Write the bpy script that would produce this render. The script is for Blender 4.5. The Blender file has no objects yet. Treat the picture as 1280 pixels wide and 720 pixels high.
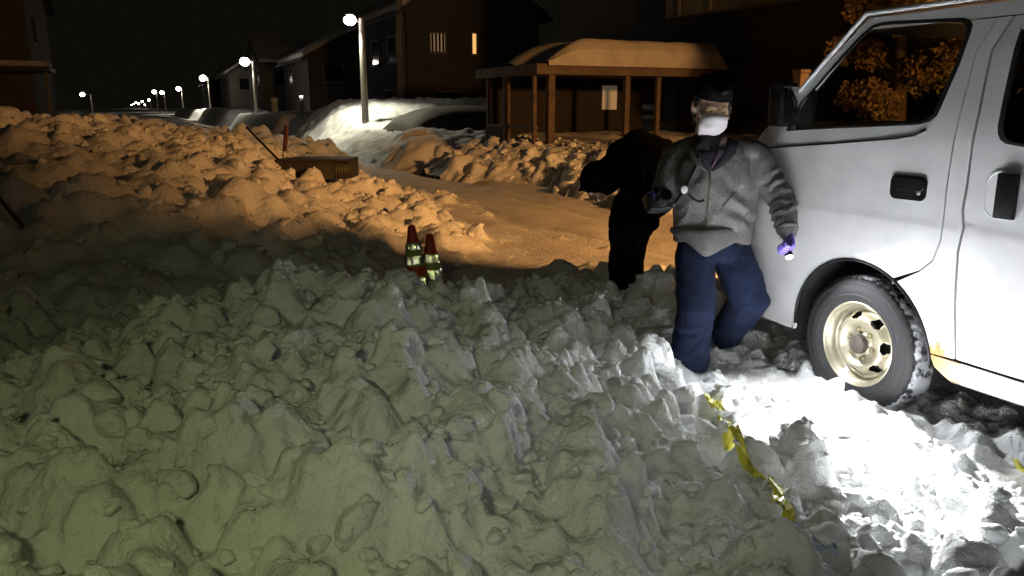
import bpy, bmesh, math, random
import numpy as np
from mathutils import Vector, Matrix
from mathutils.geometry import delaunay_2d_cdt

sc = bpy.context.scene
col = sc.collection
R = math.radians
rnd = random.Random(7)
rng = np.random.default_rng(11)

# ---------------------------------------------------------------- camera, world, exposure
F = 1004.0                       # focal length in pixels of the 1280 px wide photograph
YAW = R(24.4); PIT = math.atan(228/1004)
CAM = np.array([0.0, 0.0, 1.45])
FW = np.array([math.sin(YAW)*math.cos(PIT), math.cos(YAW)*math.cos(PIT), -math.sin(PIT)])
RT = np.array([math.cos(YAW), -math.sin(YAW), 0.0]); UP = np.cross(RT, FW)
cd = bpy.data.cameras.new('camera'); cam = bpy.data.objects.new('scene_camera', cd); col.objects.link(cam)
cam.location = CAM; cam.rotation_euler = (math.pi/2 - PIT, 0, -YAW)
cd.sensor_width = 36; cd.lens = 36*F/1280; cd.clip_start = 0.05; cd.clip_end = 3000
sc.camera = cam
world = bpy.data.worlds.new('World'); sc.world = world; world.use_nodes = True
wn = world.node_tree.nodes; wl = world.node_tree.links
sky = wn.new('ShaderNodeTexSky'); sky.sky_type = 'NISHITA'; sky.sun_disc = False
sky.sun_elevation = R(-4); sky.sun_rotation = R(200)
bgn = wn['Background']; bgn.inputs[1].default_value = 0.02
glow = wn.new('ShaderNodeBackground'); glow.inputs[0].default_value = (1.0, 0.86, 0.62, 1); glow.inputs[1].default_value = 0.0042
addn = wn.new('ShaderNodeAddShader')
wl.new(sky.outputs[0], bgn.inputs[0]); wl.new(bgn.outputs[0], addn.inputs[0]); wl.new(glow.outputs[0], addn.inputs[1])
wl.new(addn.outputs[0], wn['World Output'].inputs[0])
sc.view_settings.view_transform = 'Standard'; sc.view_settings.look = 'None'
sc.view_settings.exposure = 0.0; sc.view_settings.gamma = 1.0
sc.cycles.use_denoising = True
sc.cycles.max_bounces = 7; sc.cycles.diffuse_bounces = 3; sc.cycles.glossy_bounces = 5; sc.cycles.transparent_max_bounces = 12
sc.cycles.sample_clamp_indirect = 40.0; sc.cycles.caustics_reflective = False; sc.cycles.caustics_refractive = False

def lamp(name, kind, loc, power, color, target=None, **kw):
    d = bpy.data.lights.new(name, kind); d.energy = power; d.color = color
    for k, v in kw.items(): setattr(d, k, v)
    o = bpy.data.objects.new(name, d); col.objects.link(o); o.location = loc
    if target is not None:
        o.rotation_euler = (Vector(target) - Vector(loc)).to_track_quat('-Z', 'Y').to_euler()
    return o

# hand lamp of the person taking the picture, just above the camera
PHOTO_LIGHT = dict(loc=(-0.62, 0.05, 2.05), power=47, color=(0.94, 1.0, 0.44), px=(400, 620))

def ray(px, py): return FW + RT*(px-640)/F + UP*(360-py)/F
def dep(px, py, t): return CAM + ray(px, py)*t
def gz(px, py, z=0.0):
    d = ray(px, py); return CAM + d*((z-CAM[2])/d[2])
def onx(px, py, x):
    d = ray(px, py); return CAM + d*((x-CAM[0])/d[0])

_d = FW + RT*(PHOTO_LIGHT['px'][0]-640)/F + UP*(360-PHOTO_LIGHT['px'][1])/F
lamp('photographer_light', 'SPOT', PHOTO_LIGHT['loc'], PHOTO_LIGHT['power'], PHOTO_LIGHT['color'], tuple(CAM+_d*3), shadow_soft_size=.16, spot_size=R(76), spot_blend=1.0)
lamp('camera_fill_light', 'SPOT', (.012, .0, 1.462), 24, (1.0, .99, .95), tuple(CAM+(FW + RT*(800-640)/F + UP*(360-230)/F)*3), shadow_soft_size=.012, spot_size=R(78), spot_blend=1.0)  # added fill light beside the lens, brightens van, man and cone bands
# ---------------------------------------------------------------- helpers
def tag(o, label=None, cat=None, group=None, kind=None):
    if label: o['label'] = label
    if cat: o['category'] = cat
    if group: o['group'] = group
    if kind: o['kind'] = kind
    return o
def empty(name, loc=(0, 0, 0), label=None, cat=None, group=None):
    o = bpy.data.objects.new(name, None); col.objects.link(o); o.location = loc; o.empty_display_size = 0.1
    return tag(o, label, cat, group)
def link(name, me, m, parent=None, smooth=True):
    o = bpy.data.objects.new(name, me); col.objects.link(o)
    if m is not None and len(me.materials) == 0:
        for x in (m if isinstance(m, (list, tuple)) else [m]): me.materials.append(x)
    if smooth: me.polygons.foreach_set('use_smooth', [True]*len(me.polygons))
    if parent is not None:
        o.parent = parent
        o.matrix_parent_inverse = Matrix.Translation(-abs_loc(parent))
    return o
def abs_loc(o):
    v = Vector((0, 0, 0))
    if o.type == 'EMPTY' or True:
        v = Vector(o.location)
    return v
def obj(name, bm, m, parent=None, smooth=False, auto=None):
    me = bpy.data.meshes.new(name); bm.normal_update(); bm.to_mesh(me); bm.free()
    o = link(name, me, m, parent, smooth)
    if auto is not None and hasattr(me, 'set_sharp_from_angle'):
        me.polygons.foreach_set('use_smooth', [True]*len(me.polygons)); me.set_sharp_from_angle(angle=R(auto))
    return o
def pyobj(name, verts, faces, m, parent=None, smooth=True, auto=None):
    me = bpy.data.meshes.new(name); me.from_pydata([tuple(map(float, v)) for v in verts], [], faces); me.update()
    o = link(name, me, m, parent, smooth)
    if auto is not None: me.set_sharp_from_angle(angle=R(auto))
    return o
def box(bm, x0, x1, y0, y1, z0, z1, bev=0.0, mat=None):
    r = bmesh.ops.create_cube(bm, size=1.0)
    vs = r['verts']
    M_ = Matrix.Translation(((x0+x1)/2, (y0+y1)/2, (z0+z1)/2)) @ Matrix.Diagonal((x1-x0, y1-y0, z1-z0, 1))
    if mat is not None: M_ = mat @ M_
    bmesh.ops.transform(bm, matrix=M_, verts=vs)
    if bev > 0:
        es = list({e for v in vs for e in v.link_edges})
        bmesh.ops.bevel(bm, geom=es, offset=bev, segments=2, affect='EDGES', profile=0.6)
def nrm(v):
    v = np.asarray(v, float); n = np.linalg.norm(v); return v/n if n > 1e-9 else v
def loft(bm, rings, cap=True, closed=True):
    rows = [[bm.verts.new(tuple(map(float, p))) for p in r] for r in rings]
    n = len(rows[0])
    for a, b in zip(rows[:-1], rows[1:]):
        for i in range(n if closed else n-1):
            j = (i+1) % n
            bm.faces.new((a[i], a[j], b[j], b[i]))
    if cap and closed:
        bm.faces.new(rows[0][::-1]); bm.faces.new(rows[-1])
    return rows
def tube(bm, pts, rad, n=14, side=None, cap=True, round_ends=False):
    """swept tube; rad: list of r or (r_side, r_other); side: vector that the first radius lies along"""
    pts = [np.asarray(p, float) for p in pts]
    rad = [(r, r) if np.isscalar(r) else tuple(r) for r in rad]
    if round_ends:
        t0 = nrm(pts[0]-pts[1]); t1 = nrm(pts[-1]-pts[-2])
        a, b = rad[0], rad[-1]; ma, mb = min(a), min(b)
        pts = [pts[0]+t0*ma*.95, pts[0]+t0*ma*.7]+pts+[pts[-1]+t1*mb*.7, pts[-1]+t1*mb*.95]
        rad = [(a[0]*.3, a[1]*.3), (a[0]*.72, a[1]*.72)]+rad+[(b[0]*.72, b[1]*.72), (b[0]*.3, b[1]*.3)]
    rings = []; ref = None
    for i, p in enumerate(pts):
        t = nrm((pts[i+1] if i+1 < len(pts) else p) - (pts[i-1] if i > 0 else p))
        s = side if side is not None else ref
        if s is None: s = np.array([1, 0, 0]) if abs(t[0]) < .8 else np.array([0, 1, 0])
        s = np.asarray(s, float); s = nrm(s - t*(s@t)); u = np.cross(t, s); ref = s
        rings.append([p + s*math.cos(2*math.pi*k/n)*rad[i][0] + u*math.sin(2*math.pi*k/n)*rad[i][1] for k in range(n)])
    return loft(bm, rings, cap)
def ball(bm, c, r, seg=16, M_=None):
    rr = bmesh.ops.create_uvsphere(bm, u_segments=seg, v_segments=max(6, seg//2+2), radius=1.0)
    sx, sy, sz = (r, r, r) if np.isscalar(r) else r
    T = Matrix.Translation(tuple(map(float, c)))
    if M_ is not None: T = T @ M_
    bmesh.ops.transform(bm, matrix=T @ Matrix.Diagonal((sx, sy, sz, 1)), verts=rr['verts'])
def lathe(prof, n=40, axis_m=None, a0=0, a1=2*math.pi):
    """prof: (r, h); returns verts, faces around local Z"""
    full = abs(a1-a0-2*math.pi) < 1e-6
    m = n if full else n+1
    V = []; Fc = []
    for r, h in prof:
        for k in range(m):
            a = a0+(a1-a0)*k/n
            v = Vector((r*math.cos(a), r*math.sin(a), h)); V.append(axis_m @ v if axis_m else v)
    for i in range(len(prof)-1):
        for k in range(n):
            j = (k+1) % m
            Fc.append((i*m+k, i*m+j, (i+1)*m+j, (i+1)*m+k))
    return V, Fc
def remesh(bm, name, voxel, m, parent=None, smooth_it=4, fac=.5, fn=None):
    me = bpy.data.meshes.new(name); bmesh.ops.recalc_face_normals(bm, faces=bm.faces); bm.to_mesh(me); bm.free()
    t = bpy.data.objects.new('tmp', me); col.objects.link(t)
    q = t.modifiers.new('r', 'REMESH'); q.mode = 'VOXEL'; q.voxel_size = voxel
    if smooth_it:
        s = t.modifiers.new('s', 'SMOOTH'); s.factor = fac; s.iterations = smooth_it
    dg = bpy.context.evaluated_depsgraph_get(); dg.update()
    me2 = bpy.data.meshes.new_from_object(t.evaluated_get(dg)); me2.name = name
    bpy.data.objects.remove(t); bpy.data.meshes.remove(me)
    if fn is not None:
        n = len(me2.vertices); co = np.empty(n*3); me2.vertices.foreach_get('co', co); co = co.reshape(-1, 3)
        no = np.empty(n*3); me2.vertices.foreach_get('normal', no); no = no.reshape(-1, 3)
        me2.vertices.foreach_set('co', fn(co, no).ravel()); me2.update()
    return link(name, me2, m, parent, True)

# numpy noise -------------------------------------------------------------
def _h(ix, iy, iz, s):
    n = (ix.astype(np.int64)*374761393 + iy.astype(np.int64)*668265263 + iz.astype(np.int64)*2147483647 + s*974634777) & 0x7fffffff
    n = ((n ^ (n >> 13))*1274126177) & 0x7fffffff
    n = n ^ (n >> 16)
    return (n & 0xffff)/65535.0
def vnoise(x, y, z=None, s=0):
    x = np.asarray(x, float); y = np.asarray(y, float); z = np.zeros_like(x) if z is None else np.asarray(z, float)
    ix, iy, iz = np.floor(x), np.floor(y), np.floor(z); fx, fy, fz = x-ix, y-iy, z-iz
    fx, fy, fz = [f*f*(3-2*f) for f in (fx, fy, fz)]
    r = 0
    for a in (0, 1):
        for b in (0, 1):
            for c in (0, 1):
                w = (fx if a else 1-fx)*(fy if b else 1-fy)*(fz if c else 1-fz)
                r = r + w*_h(ix+a, iy+b, iz+c, s)
    return r*2-1
def fbm(x, y, z=None, s=0, o=4):
    r = 0; a = 1.0; f = 1.0; t = 0
    for k in range(o):
        r = r + a*vnoise(np.asarray(x)*f, np.asarray(y)*f, None if z is None else np.asarray(z)*f, s+k*17); t += a; a *= .5; f *= 2.03
    return r/t
def billow(x, y, s):
    """puffy clods with creases between them"""
    wx = x + .35*vnoise(x*.7, y*.7, s=s+1); wy = y + .35*vnoise(x*.7+9, y*.7, s=s+2)
    return (np.abs(vnoise(wx, wy, s=s)) + .5*np.abs(vnoise(wx*2.1, wy*2.1, s=s+3)) + .25*np.abs(vnoise(wx*4.3, wy*4.3, s=s+4)))/1.75
def sstep(a, b, x):
    t = np.clip((x-a)/(b-a), 0, 1); return t*t*(3-2*t)

# ---------------------------------------------------------------- materials
def mat(name, base, rough=.6, metal=0.0, var=0.0, vscale=6.0, bump=0.0, bscale=40.0, second=None, spec=None, coord='pos', sss=0.0):
    m = bpy.data.materials.new(name); m.use_nodes = True
    n = m.node_tree.nodes; l = m.node_tree.links; p = n['Principled BSDF']
    p.inputs['Base Color'].default_value = (*base, 1); p.inputs['Roughness'].default_value = rough; p.inputs['Metallic'].default_value = metal
    if spec is not None: p.inputs['Specular IOR Level'].default_value = spec
    src = None
    if var or bump or second:
        if coord == 'pos': src = n.new('ShaderNodeNewGeometry').outputs['Position']
        else: src = n.new('ShaderNodeTexCoord').outputs['Object']
    if var or second:
        t = n.new('ShaderNodeTexNoise'); t.inputs['Scale'].default_value = vscale; t.inputs['Detail'].default_value = 6; l.new(src, t.inputs['Vector'])
        r = n.new('ShaderNodeValToRGB'); b2 = second or tuple(c*(1-var) for c in base)
        r.color_ramp.elements[0].position = .35; r.color_ramp.elements[1].position = .65
        r.color_ramp.elements[0].color = (*b2, 1); r.color_ramp.elements[1].color = (*base, 1)
        l.new(t.outputs['Fac'], r.inputs['Fac']); l.new(r.outputs['Color'], p.inputs['Base Color'])
    if bump:
        t = n.new('ShaderNodeTexNoise'); t.inputs['Scale'].default_value = bscale; t.inputs['Detail'].default_value = 5; l.new(src, t.inputs['Vector'])
        b = n.new('ShaderNodeBump'); b.inputs['Strength'].default_value = bump; b.inputs['Distance'].default_value = .02
        l.new(t.outputs['Fac'], b.inputs['Height']); l.new(b.outputs['Normal'], p.inputs['Normal'])
    if sss:
        p.inputs['Subsurface Weight'].default_value = sss; p.inputs['Subsurface Radius'].default_value = (1, 1, 1.0); p.inputs['Subsurface Scale'].default_value = .02
    return m
def emit(name, colr, strength):
    m = bpy.data.materials.new(name); m.use_nodes = True
    p = m.node_tree.nodes['Principled BSDF']; p.inputs['Base Color'].default_value = (.8, .8, .8, 1)
    p.inputs['Emission Color'].default_value = (*colr, 1); p.inputs['Emission Strength'].default_value = strength
    return m
def glass(name, tint=(.55, .58, .58), rough=.02, ior=1.5):
    m = bpy.data.materials.new(name); m.use_nodes = True
    n = m.node_tree.nodes; l = m.node_tree.links; n.remove(n['Principled BSDF'])
    a = n.new('ShaderNodeBsdfTransparent'); a.inputs[0].default_value = (*tint, 1)
    g = n.new('ShaderNodeBsdfGlossy'); g.inputs['Roughness'].default_value = rough
    f = n.new('ShaderNodeFresnel'); f.inputs[0].default_value = ior
    x = n.new('ShaderNodeMixShader'); l.new(f.outputs[0], x.inputs[0]); l.new(a.outputs[0], x.inputs[1]); l.new(g.outputs[0], x.inputs[2])
    l.new(x.outputs[0], n['Material Output'].inputs[0]); return m

def snow_mat(name, base, dirt, fine=.5, sss=0.0):
    """snow: large soft colour changes, sparse dirt, two scales of fine relief"""
    m = bpy.data.materials.new(name); m.use_nodes = True
    n = m.node_tree.nodes; l = m.node_tree.links; p = n['Principled BSDF']; p.inputs['Roughness'].default_value = .85
    p.inputs['Specular IOR Level'].default_value = .12
    if sss:
        p.inputs['Subsurface Weight'].default_value = sss; p.inputs['Subsurface Radius'].default_value = (1, 1, 1); p.inputs['Subsurface Scale'].default_value = .012; p.subsurface_method = 'RANDOM_WALK'
    g = n.new('ShaderNodeNewGeometry').outputs['Position']
    t = n.new('ShaderNodeTexNoise'); t.inputs['Scale'].default_value = 2.3; t.inputs['Detail'].default_value = 8; t.inputs['Roughness'].default_value = .65; l.new(g, t.inputs['Vector'])
    r = n.new('ShaderNodeValToRGB'); e = r.color_ramp.elements
    e[0].position = .36; e[0].color = (*dirt, 1); e[1].position = .62; e[1].color = (*base, 1)
    l.new(t.outputs['Fac'], r.inputs['Fac']); l.new(r.outputs['Color'], p.inputs['Base Color'])
    n1 = n.new('ShaderNodeTexNoise'); n1.inputs['Scale'].default_value = 22; n1.inputs['Detail'].default_value = 6; l.new(g, n1.inputs['Vector'])
    n2 = n.new('ShaderNodeTexNoise'); n2.inputs['Scale'].default_value = 130; n2.inputs['Detail'].default_value = 3; l.new(g, n2.inputs['Vector'])
    b1 = n.new('ShaderNodeBump'); b1.inputs['Strength'].default_value = fine; b1.inputs['Distance'].default_value = .025
    b2 = n.new('ShaderNodeBump'); b2.inputs['Strength'].default_value = fine*.7; b2.inputs['Distance'].default_value = .006
    l.new(n1.outputs['Fac'], b1.inputs['Height']); l.new(n2.outputs['Fac'], b2.inputs['Height'])
    l.new(b1.outputs['Normal'], b2.inputs['Normal']); l.new(b2.outputs['Normal'], p.inputs['Normal'])
    return m
SNOW = snow_mat('snow', (.87, .88, .89), (.74, .75, .75), 1.1, .6)
SNOWD = snow_mat('snow_dirty', (.74, .73, .71), (.46, .43, .40))
ROADM = snow_mat('packed_snow_road', (.86, .84, .81), (.66, .63, .60), .6)
DIM_ROOFSNOW = snow_mat('roof_snow', (.52, .50, .48), (.40, .38, .36), .4)  # base darker than the bank snow, imitating the dim light on the roofs
SNOWF = snow_mat('snow_bank_far', (.87, .88, .89), (.72, .72, .72), .8)

# ---------------------------------------------------------------- terrain
def H_tps(ctrl, smooth=1e-3):
    P = np.array(ctrl, float); n = len(P)
    d = np.hypot(P[:, None, 0]-P[None, :, 0], P[:, None, 1]-P[None, :, 1])
    K = np.where(d > 0, d*d*np.log(np.maximum(d, 1e-9)), 0) + smooth*np.eye(n)*10
    A = np.zeros((n+3, n+3)); A[:n, :n] = K; A[:n, n] = 1; A[:n, n+1:] = P[:, :2]; A[n, :n] = 1; A[n+1:, :n] = P[:, :2].T
    w = np.linalg.solve(A, np.r_[P[:, 2], 0, 0, 0])
    def f(x, y):
        x = np.asarray(x, float); y = np.asarray(y, float)
        r = w[n] + w[n+1]*x + w[n+2]*y
        for i in range(n):
            d2 = (x-P[i, 0])**2+(y-P[i, 1])**2
            r = r + w[i]*.5*d2*np.log(np.maximum(d2, 1e-18))
        return r
    return f
ctrl = []
for px, py, z in [(400,720,.36),(100,720,.36),(0,600,.44),(700,720,.34),(900,720,.22),(250,560,.50),(500,560,.50),(700,560,.38),(850,600,.25),
                  (600,470,.48),(400,430,.58),(200,480,.50),(60,450,.48),(350,345,.60),(450,366,.59),(540,372,.54),(640,405,.42),(720,445,.33),(800,490,.25),(880,520,.17),
                  (950,540,.09),(1040,560,.07),(1000,630,.12),(1100,680,.11),(1200,650,.08),(1250,715,.12),(900,445,.05),(960,430,.04),(860,470,.05),(820,455,.14),
                  (760,385,.26),(690,376,.24),(830,385,.24),(800,430,.20),(620,372,.22)]:
    p = gz(px, py, z); ctrl.append((p[0], p[1], z))
ctrl += [(-3,1,.42),(-2,0,.40),(0,.2,.25),(1.2,.2,.2),(2.5,.5,.1),(3.3,1.2,.05),(3.3,2.2,.05),(3.25,3.2,.05),(3.9,2,.035),(3.9,.6,.035),(4.8,2,.03),(4.2,4,.05),(4.8,3.8,.03),(3.5,-1,0),(-1.2,2.6,.50),(-3,3,.5),(-.3,4.6,.22),(.5,5.1,.14),(1.4,5.2,.08),(1.7,5.9,.05),(-1.6,4.7,.22),(-3.2,4.7,.3),
         (2.4,5.9,.06),(3.2,5.6,.12),(-3,9,1.38),(-1,9,1.34),(.8,9.5,1.02),(2.0,9,.55),(2.55,8,.3),(3.2,7.7,.04),(1.5,7.0,.28),(.4,6.3,.55),(-1.5,6,.66),(-3,6,.72),(-5,6,.85),(-6,10,1.4),
         (0,14,1.3),(2,14,.78),(3.2,14,.3),(4.1,14,.0),(-3,14,1.4),(-7,15,1.4),(0,20,1.3),(2.5,20,.8),(4.7,18,-.02),(5.5,12,-.03),(5,8,-.02),(5,6,.0),(3.9,10,-.02),(-7,3,.6),(6,18,-.03),(-4,22,1.35),(-8,22,1.3)]
Hnear = H_tps(ctrl)

def rubble(H, xs, ys, n, r0, r1, mask=None, lift=.35, steep=(1.2, 3.2), seed=1, pw=2.2, rounded_share=.4):
    """convex broken blocks pushed into a height field: each is the lower envelope of a few slanting planes"""
    g = np.random.default_rng(seed); dx = xs[1]-xs[0]; dy = ys[1]-ys[0]
    for _ in range(n):
        cx = g.uniform(xs[0], xs[-1]); cy = g.uniform(ys[0], ys[-1])
        if mask is not None and g.random() > mask(cx, cy): continue
        r = r0 + (r1-r0)*g.random()**pw
        i0 = max(0, int((cx-r*1.6-xs[0])/dx)); i1 = min(len(xs), int((cx+r*1.6-xs[0])/dx)+2)
        j0 = max(0, int((cy-r*1.6-ys[0])/dy)); j1 = min(len(ys), int((cy+r*1.6-ys[0])/dy)+2)
        if i1-i0 < 3 or j1-j0 < 3: continue
        X, Y = np.meshgrid(xs[i0:i1]-cx, ys[j0:j1]-cy)
        ci = min(len(xs)-1, max(0, int((cx-xs[0])/dx))); cj = min(len(ys)-1, max(0, int((cy-ys[0])/dy)))
        b = H[cj, ci]
        ta = g.uniform(0, 6.28); ts = g.uniform(0, .45)
        h = b + r*lift*g.uniform(.5, 1.2) + ts*(X*math.cos(ta)+Y*math.sin(ta))
        if g.random() < rounded_share:
            ca, sa = math.cos(ta), math.sin(ta); e_ = g.uniform(.6, 1.0); dd = ((X*ca+Y*sa)/r)**2+((-X*sa+Y*ca)/(r*e_))**2
            h = b + r*lift*1.35*(np.sqrt(np.clip(1.15-dd, 0, None))-.35) + .3*ts*(X*ca+Y*sa) - 5*r*np.clip(dd-1.15, 0, None)
            H[j0:j1, i0:i1] = np.maximum(H[j0:j1, i0:i1], h); continue
        k = g.integers(4, 7); a0 = g.uniform(0, 6.28)
        for q in range(k):
            a = a0 + 6.283*q/k + g.uniform(-.3, .3); s = g.uniform(*steep); rr = r*g.uniform(.6, 1.05)
            h = np.minimum(h, b + r*lift + s*(rr - (X*math.cos(a)+Y*math.sin(a))) - s*.25*r)
        H[j0:j1, i0:i1] = np.maximum(H[j0:j1, i0:i1], h)
    return H
def blur(H, k=1):
    for _ in range(k):
        P_ = np.pad(H, 1, mode='edge'); H = (P_[:-2, 1:-1]+P_[2:, 1:-1]+P_[1:-1, :-2]+P_[1:-1, 2:]+4*H)/8
    return H
def powder(H, n, d):
    """loose powder that fills the gaps between the blocks and leaves their tops standing out"""
    L = blur(H, n); return blur(np.logaddexp(H*60, (L-d)*60)/60, 1)
def level(H, base, n, extra):
    """sink the field so that the blocks stand in the bank, not on top of it"""
    D = H-base
    for ax in (0, 1):
        P_ = np.pad(D, [(n+1, n) if a == ax else (0, 0) for a in (0, 1)], mode='edge'); c = np.cumsum(P_, axis=ax)
        D = (np.take(c, range(2*n+1, c.shape[ax]), axis=ax)-np.take(c, range(0, c.shape[ax]-2*n-1), axis=ax))/(2*n+1)
    return H - D - extra
def grid_obj(name, xs, ys, H, m, label=None, kind='structure', parent=None):
    X, Y = np.meshgrid(xs, ys); nx, ny = len(xs), len(ys)
    V = np.stack([X, Y, H], -1).reshape(-1, 3)
    a = (np.arange(ny-1)[:, None]*nx + np.arange(nx-1)[None, :]).ravel()
    Fc = np.stack([a, a+1, a+nx+1, a+nx], 1)
    me = bpy.data.meshes.new(name); me.vertices.add(len(V)); me.vertices.foreach_set('co', V.ravel())
    me.loops.add(len(Fc)*4); me.loops.foreach_set('vertex_index', Fc.ravel().astype(np.int32))
    me.polygons.add(len(Fc)); me.polygons.foreach_set('loop_start', np.arange(0, len(Fc)*4, 4, dtype=np.int32)); me.polygons.foreach_set('loop_total', np.full(len(Fc), 4, np.int32))
    me.update(); me.validate()
    o = link(name, me, m, parent, True)
    tag(o, label, None, None, kind); return o
class Field:
    def __init__(s, xs, ys, H): s.xs, s.ys, s.H = xs, ys, H
    def __call__(s, x, y):
        i = int(np.clip((x-s.xs[0])/(s.xs[1]-s.xs[0]), 0, len(s.xs)-1)); j = int(np.clip((y-s.ys[0])/(s.ys[1]-s.ys[0]), 0, len(s.ys)-1))
        return float(s.H[j, i])

# road and ground, one sheet to the horizon, finer where it is seen
gx_ = np.unique(np.r_[np.linspace(-900, -40, 12), np.linspace(-40, -8, 20), np.arange(-8, 16, .16), np.linspace(16, 60, 20), np.linspace(60, 900, 12)])
gy_ = np.unique(np.r_[np.linspace(-300, -6, 12), np.arange(-6, 26, .16), np.linspace(26, 120, 50), np.linspace(120, 1500, 16)])
X, Y = np.meshgrid(gx_, gy_)
Hg = -.01 + .035*fbm(X*.55, Y*.35, s=3)*(np.abs(X-5) < 9) + .04*fbm(X*2.3, Y*1.1, s=5)*((X > -2) & (X < 9) & (Y < 26))
for rx in (4.35, 5.6, 6.0):      # wheel ruts in the packed snow
    Hg -= .06*np.exp(-((X-rx-.12*np.sin(Y*.35))/.13)**2)*(Y > 5)*(Y < 40)
grid_obj('road', gx_, gy_, Hg, ROADM)

# foreground bank
xs = np.arange(-3.2, 5.0, .0135); ys = np.arange(.15, 5.5, .0135)
X, Y = np.meshgrid(xs, ys)
H = Hnear(X, Y)
base_ = H.copy(); H += .05*fbm(X*1.7, Y*1.7, s=21) + .03*fbm(X*4.5, Y*4.5, s=22)
edge = sstep(3.05, 2.2, X)            # calmer, trodden strip beside the van
mk = lambda x, y: float(max(.94*sstep(2.65, 1.75, x-.30*sstep(2.6, 1.6, y)), .05+.45*sstep(2.75, 3.1, x)*sstep(1.2, 2.0, y)+.5*sstep(3.2, 3.8, y)))
H = rubble(H, xs, ys, 380, .09, .17, mk, .36, seed=2)
H = rubble(H, xs, ys, 6500, .045, .095, mk, .75, seed=3); H = blur(H, 1)
H = rubble(H, xs, ys, 13000, .022, .05, lambda x, y: float(max(.16+.84*sstep(2.7, 1.8, x), .6*sstep(2.8, 3.2, x))), 1.0, seed=4, pw=1.2)
H = blur(H, 1)
H = blur(H, 1); H += (.085*billow(X*5.5, Y*5.5, 200)+.04*billow(X*13, Y*13, 210))*(.35+.65*sstep(2.7, 1.9, X)); H = powder(H, 4, .014); H += .008*fbm(X*14, Y*14, s=30, o=3) + .007*fbm(X*26, Y*26, s=31, o=3); H = level(H, base_, 21, .035*sstep(.1, .3, base_))
out = np.maximum(sstep(4.5, 4.95, X), sstep(.45, .15, Y))
H = H*(1-out) - .06*out
near = Field(xs, ys, H)
bank_front = grid_obj('snow_bank', xs, ys, H, SNOW)
# bank behind it
xs = np.arange(-9.0, 5.2, .045); ys = np.arange(5.0, 22.0, .05)
X, Y = np.meshgrid(xs, ys)
H = Hnear(X, Y)
mid = sstep(.06, .3, H)
base_ = H.copy(); H += mid*(.16*fbm(X*.8, Y*.8, s=41) + .09*fbm(X*2.1, Y*2.1, s=42))
fld = Field(xs, ys, H.copy())
mk = lambda x, y: float(sstep(.03, .2, fld(x, y)))
H = rubble(H, xs, ys, 1200, .12, .26, mk, .42, seed=12, pw=2.6)
H = rubble(H, xs, ys, 8000, .07, .15, mk, .6, seed=13)
H = rubble(H, xs, ys, 4200, .06, .1, lambda x, y: float(.1+.9*mk(x, y))*(y < 12), .6, seed=14)
H = blur(H, 1); H += mid*(.14*billow(X*3, Y*3, 220)+.07*billow(X*7, Y*7, 230)); H = powder(H, 3, .03); H += .012*fbm(X*9, Y*9, s=43); H = level(H, base_, 12, .10*mid+.16*sstep(.7, 1.3, base_))
out = np.maximum(sstep(4.5, 5.1, X), 0); H = H*(1-out)-.08*out
H = np.where(Y < 5.45, H-.12*sstep(5.5, 5.0, Y), H)
H -= .10*np.exp(-(((X-1.75)/.75)**2+((Y-9.6)/.8)**2)**2)
mid_f = Field(xs, ys, H)
bank_left = grid_obj('snow_bank', xs, ys, H, SNOWF)
# the same bank farther down the street
xs = np.arange(-12, 6.4, .3); ys = np.arange(21.5, 110, .5)
X, Y = np.meshgrid(xs, ys)
H = .62*sstep(5.2, 1.5, X+.3*np.sin(Y*.3))*sstep(-11.5, -9, X) + .25*fbm(X*.5, Y*.4, s=51)*sstep(5.2, 2, X) - .05
H = H*(1-.35*sstep(40, 110, Y)) - 1.0*sstep(6.0, 6.4, X)
grid_obj('snow_bank', xs, ys, H, SNOWD)
# bank on the right in front of the carport
xs = np.arange(5.6, 15.0, .05); ys = np.arange(5.0, 19.2, .05)
X, Y = np.meshgrid(xs, ys)
H = -.12 + .72*sstep(5.8, 7.9, X+.2*np.sin(Y*1.3)+.3*sstep(14, 17, Y)*3) + .25*sstep(7.2, 8.6, X)
base_ = H.copy()
H += .10*fbm(X*.9, Y*.9, s=61)*sstep(6, 6.6, X)
fld2 = Field(xs, ys, H.copy())
mk = lambda x, y: float(sstep(-.05, .25, fld2(x, y))*sstep(8.3, 7.2, x))
H = rubble(H, xs, ys, 1200, .12, .26, mk, .42, seed=22)
H = rubble(H, xs, ys, 5000, .07, .14, mk, .55, seed=23)
H = blur(H, 1); H = level(H, base_, 12, .05); H -= .5*sstep(18.0, 19.2, Y)
right_f = Field(xs, ys, H)
bank_right = grid_obj('snow_bank', xs, ys, H, SNOWF)
# pale bank round the lamp post, and the one it merges with farther back
xs = np.arange(4.2, 16, .07); ys = np.arange(17.0, 36, .08)
X, Y = np.meshgrid(xs, ys)
lo = .80*sstep(18.4, 22.0, Y)*sstep(4.9, 7.0, X)
hi = .95*sstep(26.6, 31.0, Y)*sstep(5.0, 8.2, X)
pile = .62*np.exp(-(((X-6.1)/.75)**2+((Y-18.7)/.8)**2)**1.6)
H = -.10 + lo + hi + (.16*fbm(X*.6, Y*.6, s=71) + .10*fbm(X*1.6, Y*1.6, s=72)+.05*fbm(X*5, Y*5, s=73)+.16*billow(X*1.5, Y*1.5, 240)-.06)*sstep(.02, .4, lo)
H = np.maximum(H, pile-.1)
mk = lambda x, y: 1.0 if ((x-6.1)/.9)**2+((y-18.6)/1.0)**2 < 1 else .12
H = rubble(H, xs, ys, 9000, .10, .2, mk, .4, seed=32); H = blur(H, 1)
H -= 1.2*sstep(15, 16, X)+1.2*sstep(34.5, 36, Y)
grid_obj('snow_bank', xs, ys, H, SNOWF)
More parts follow.
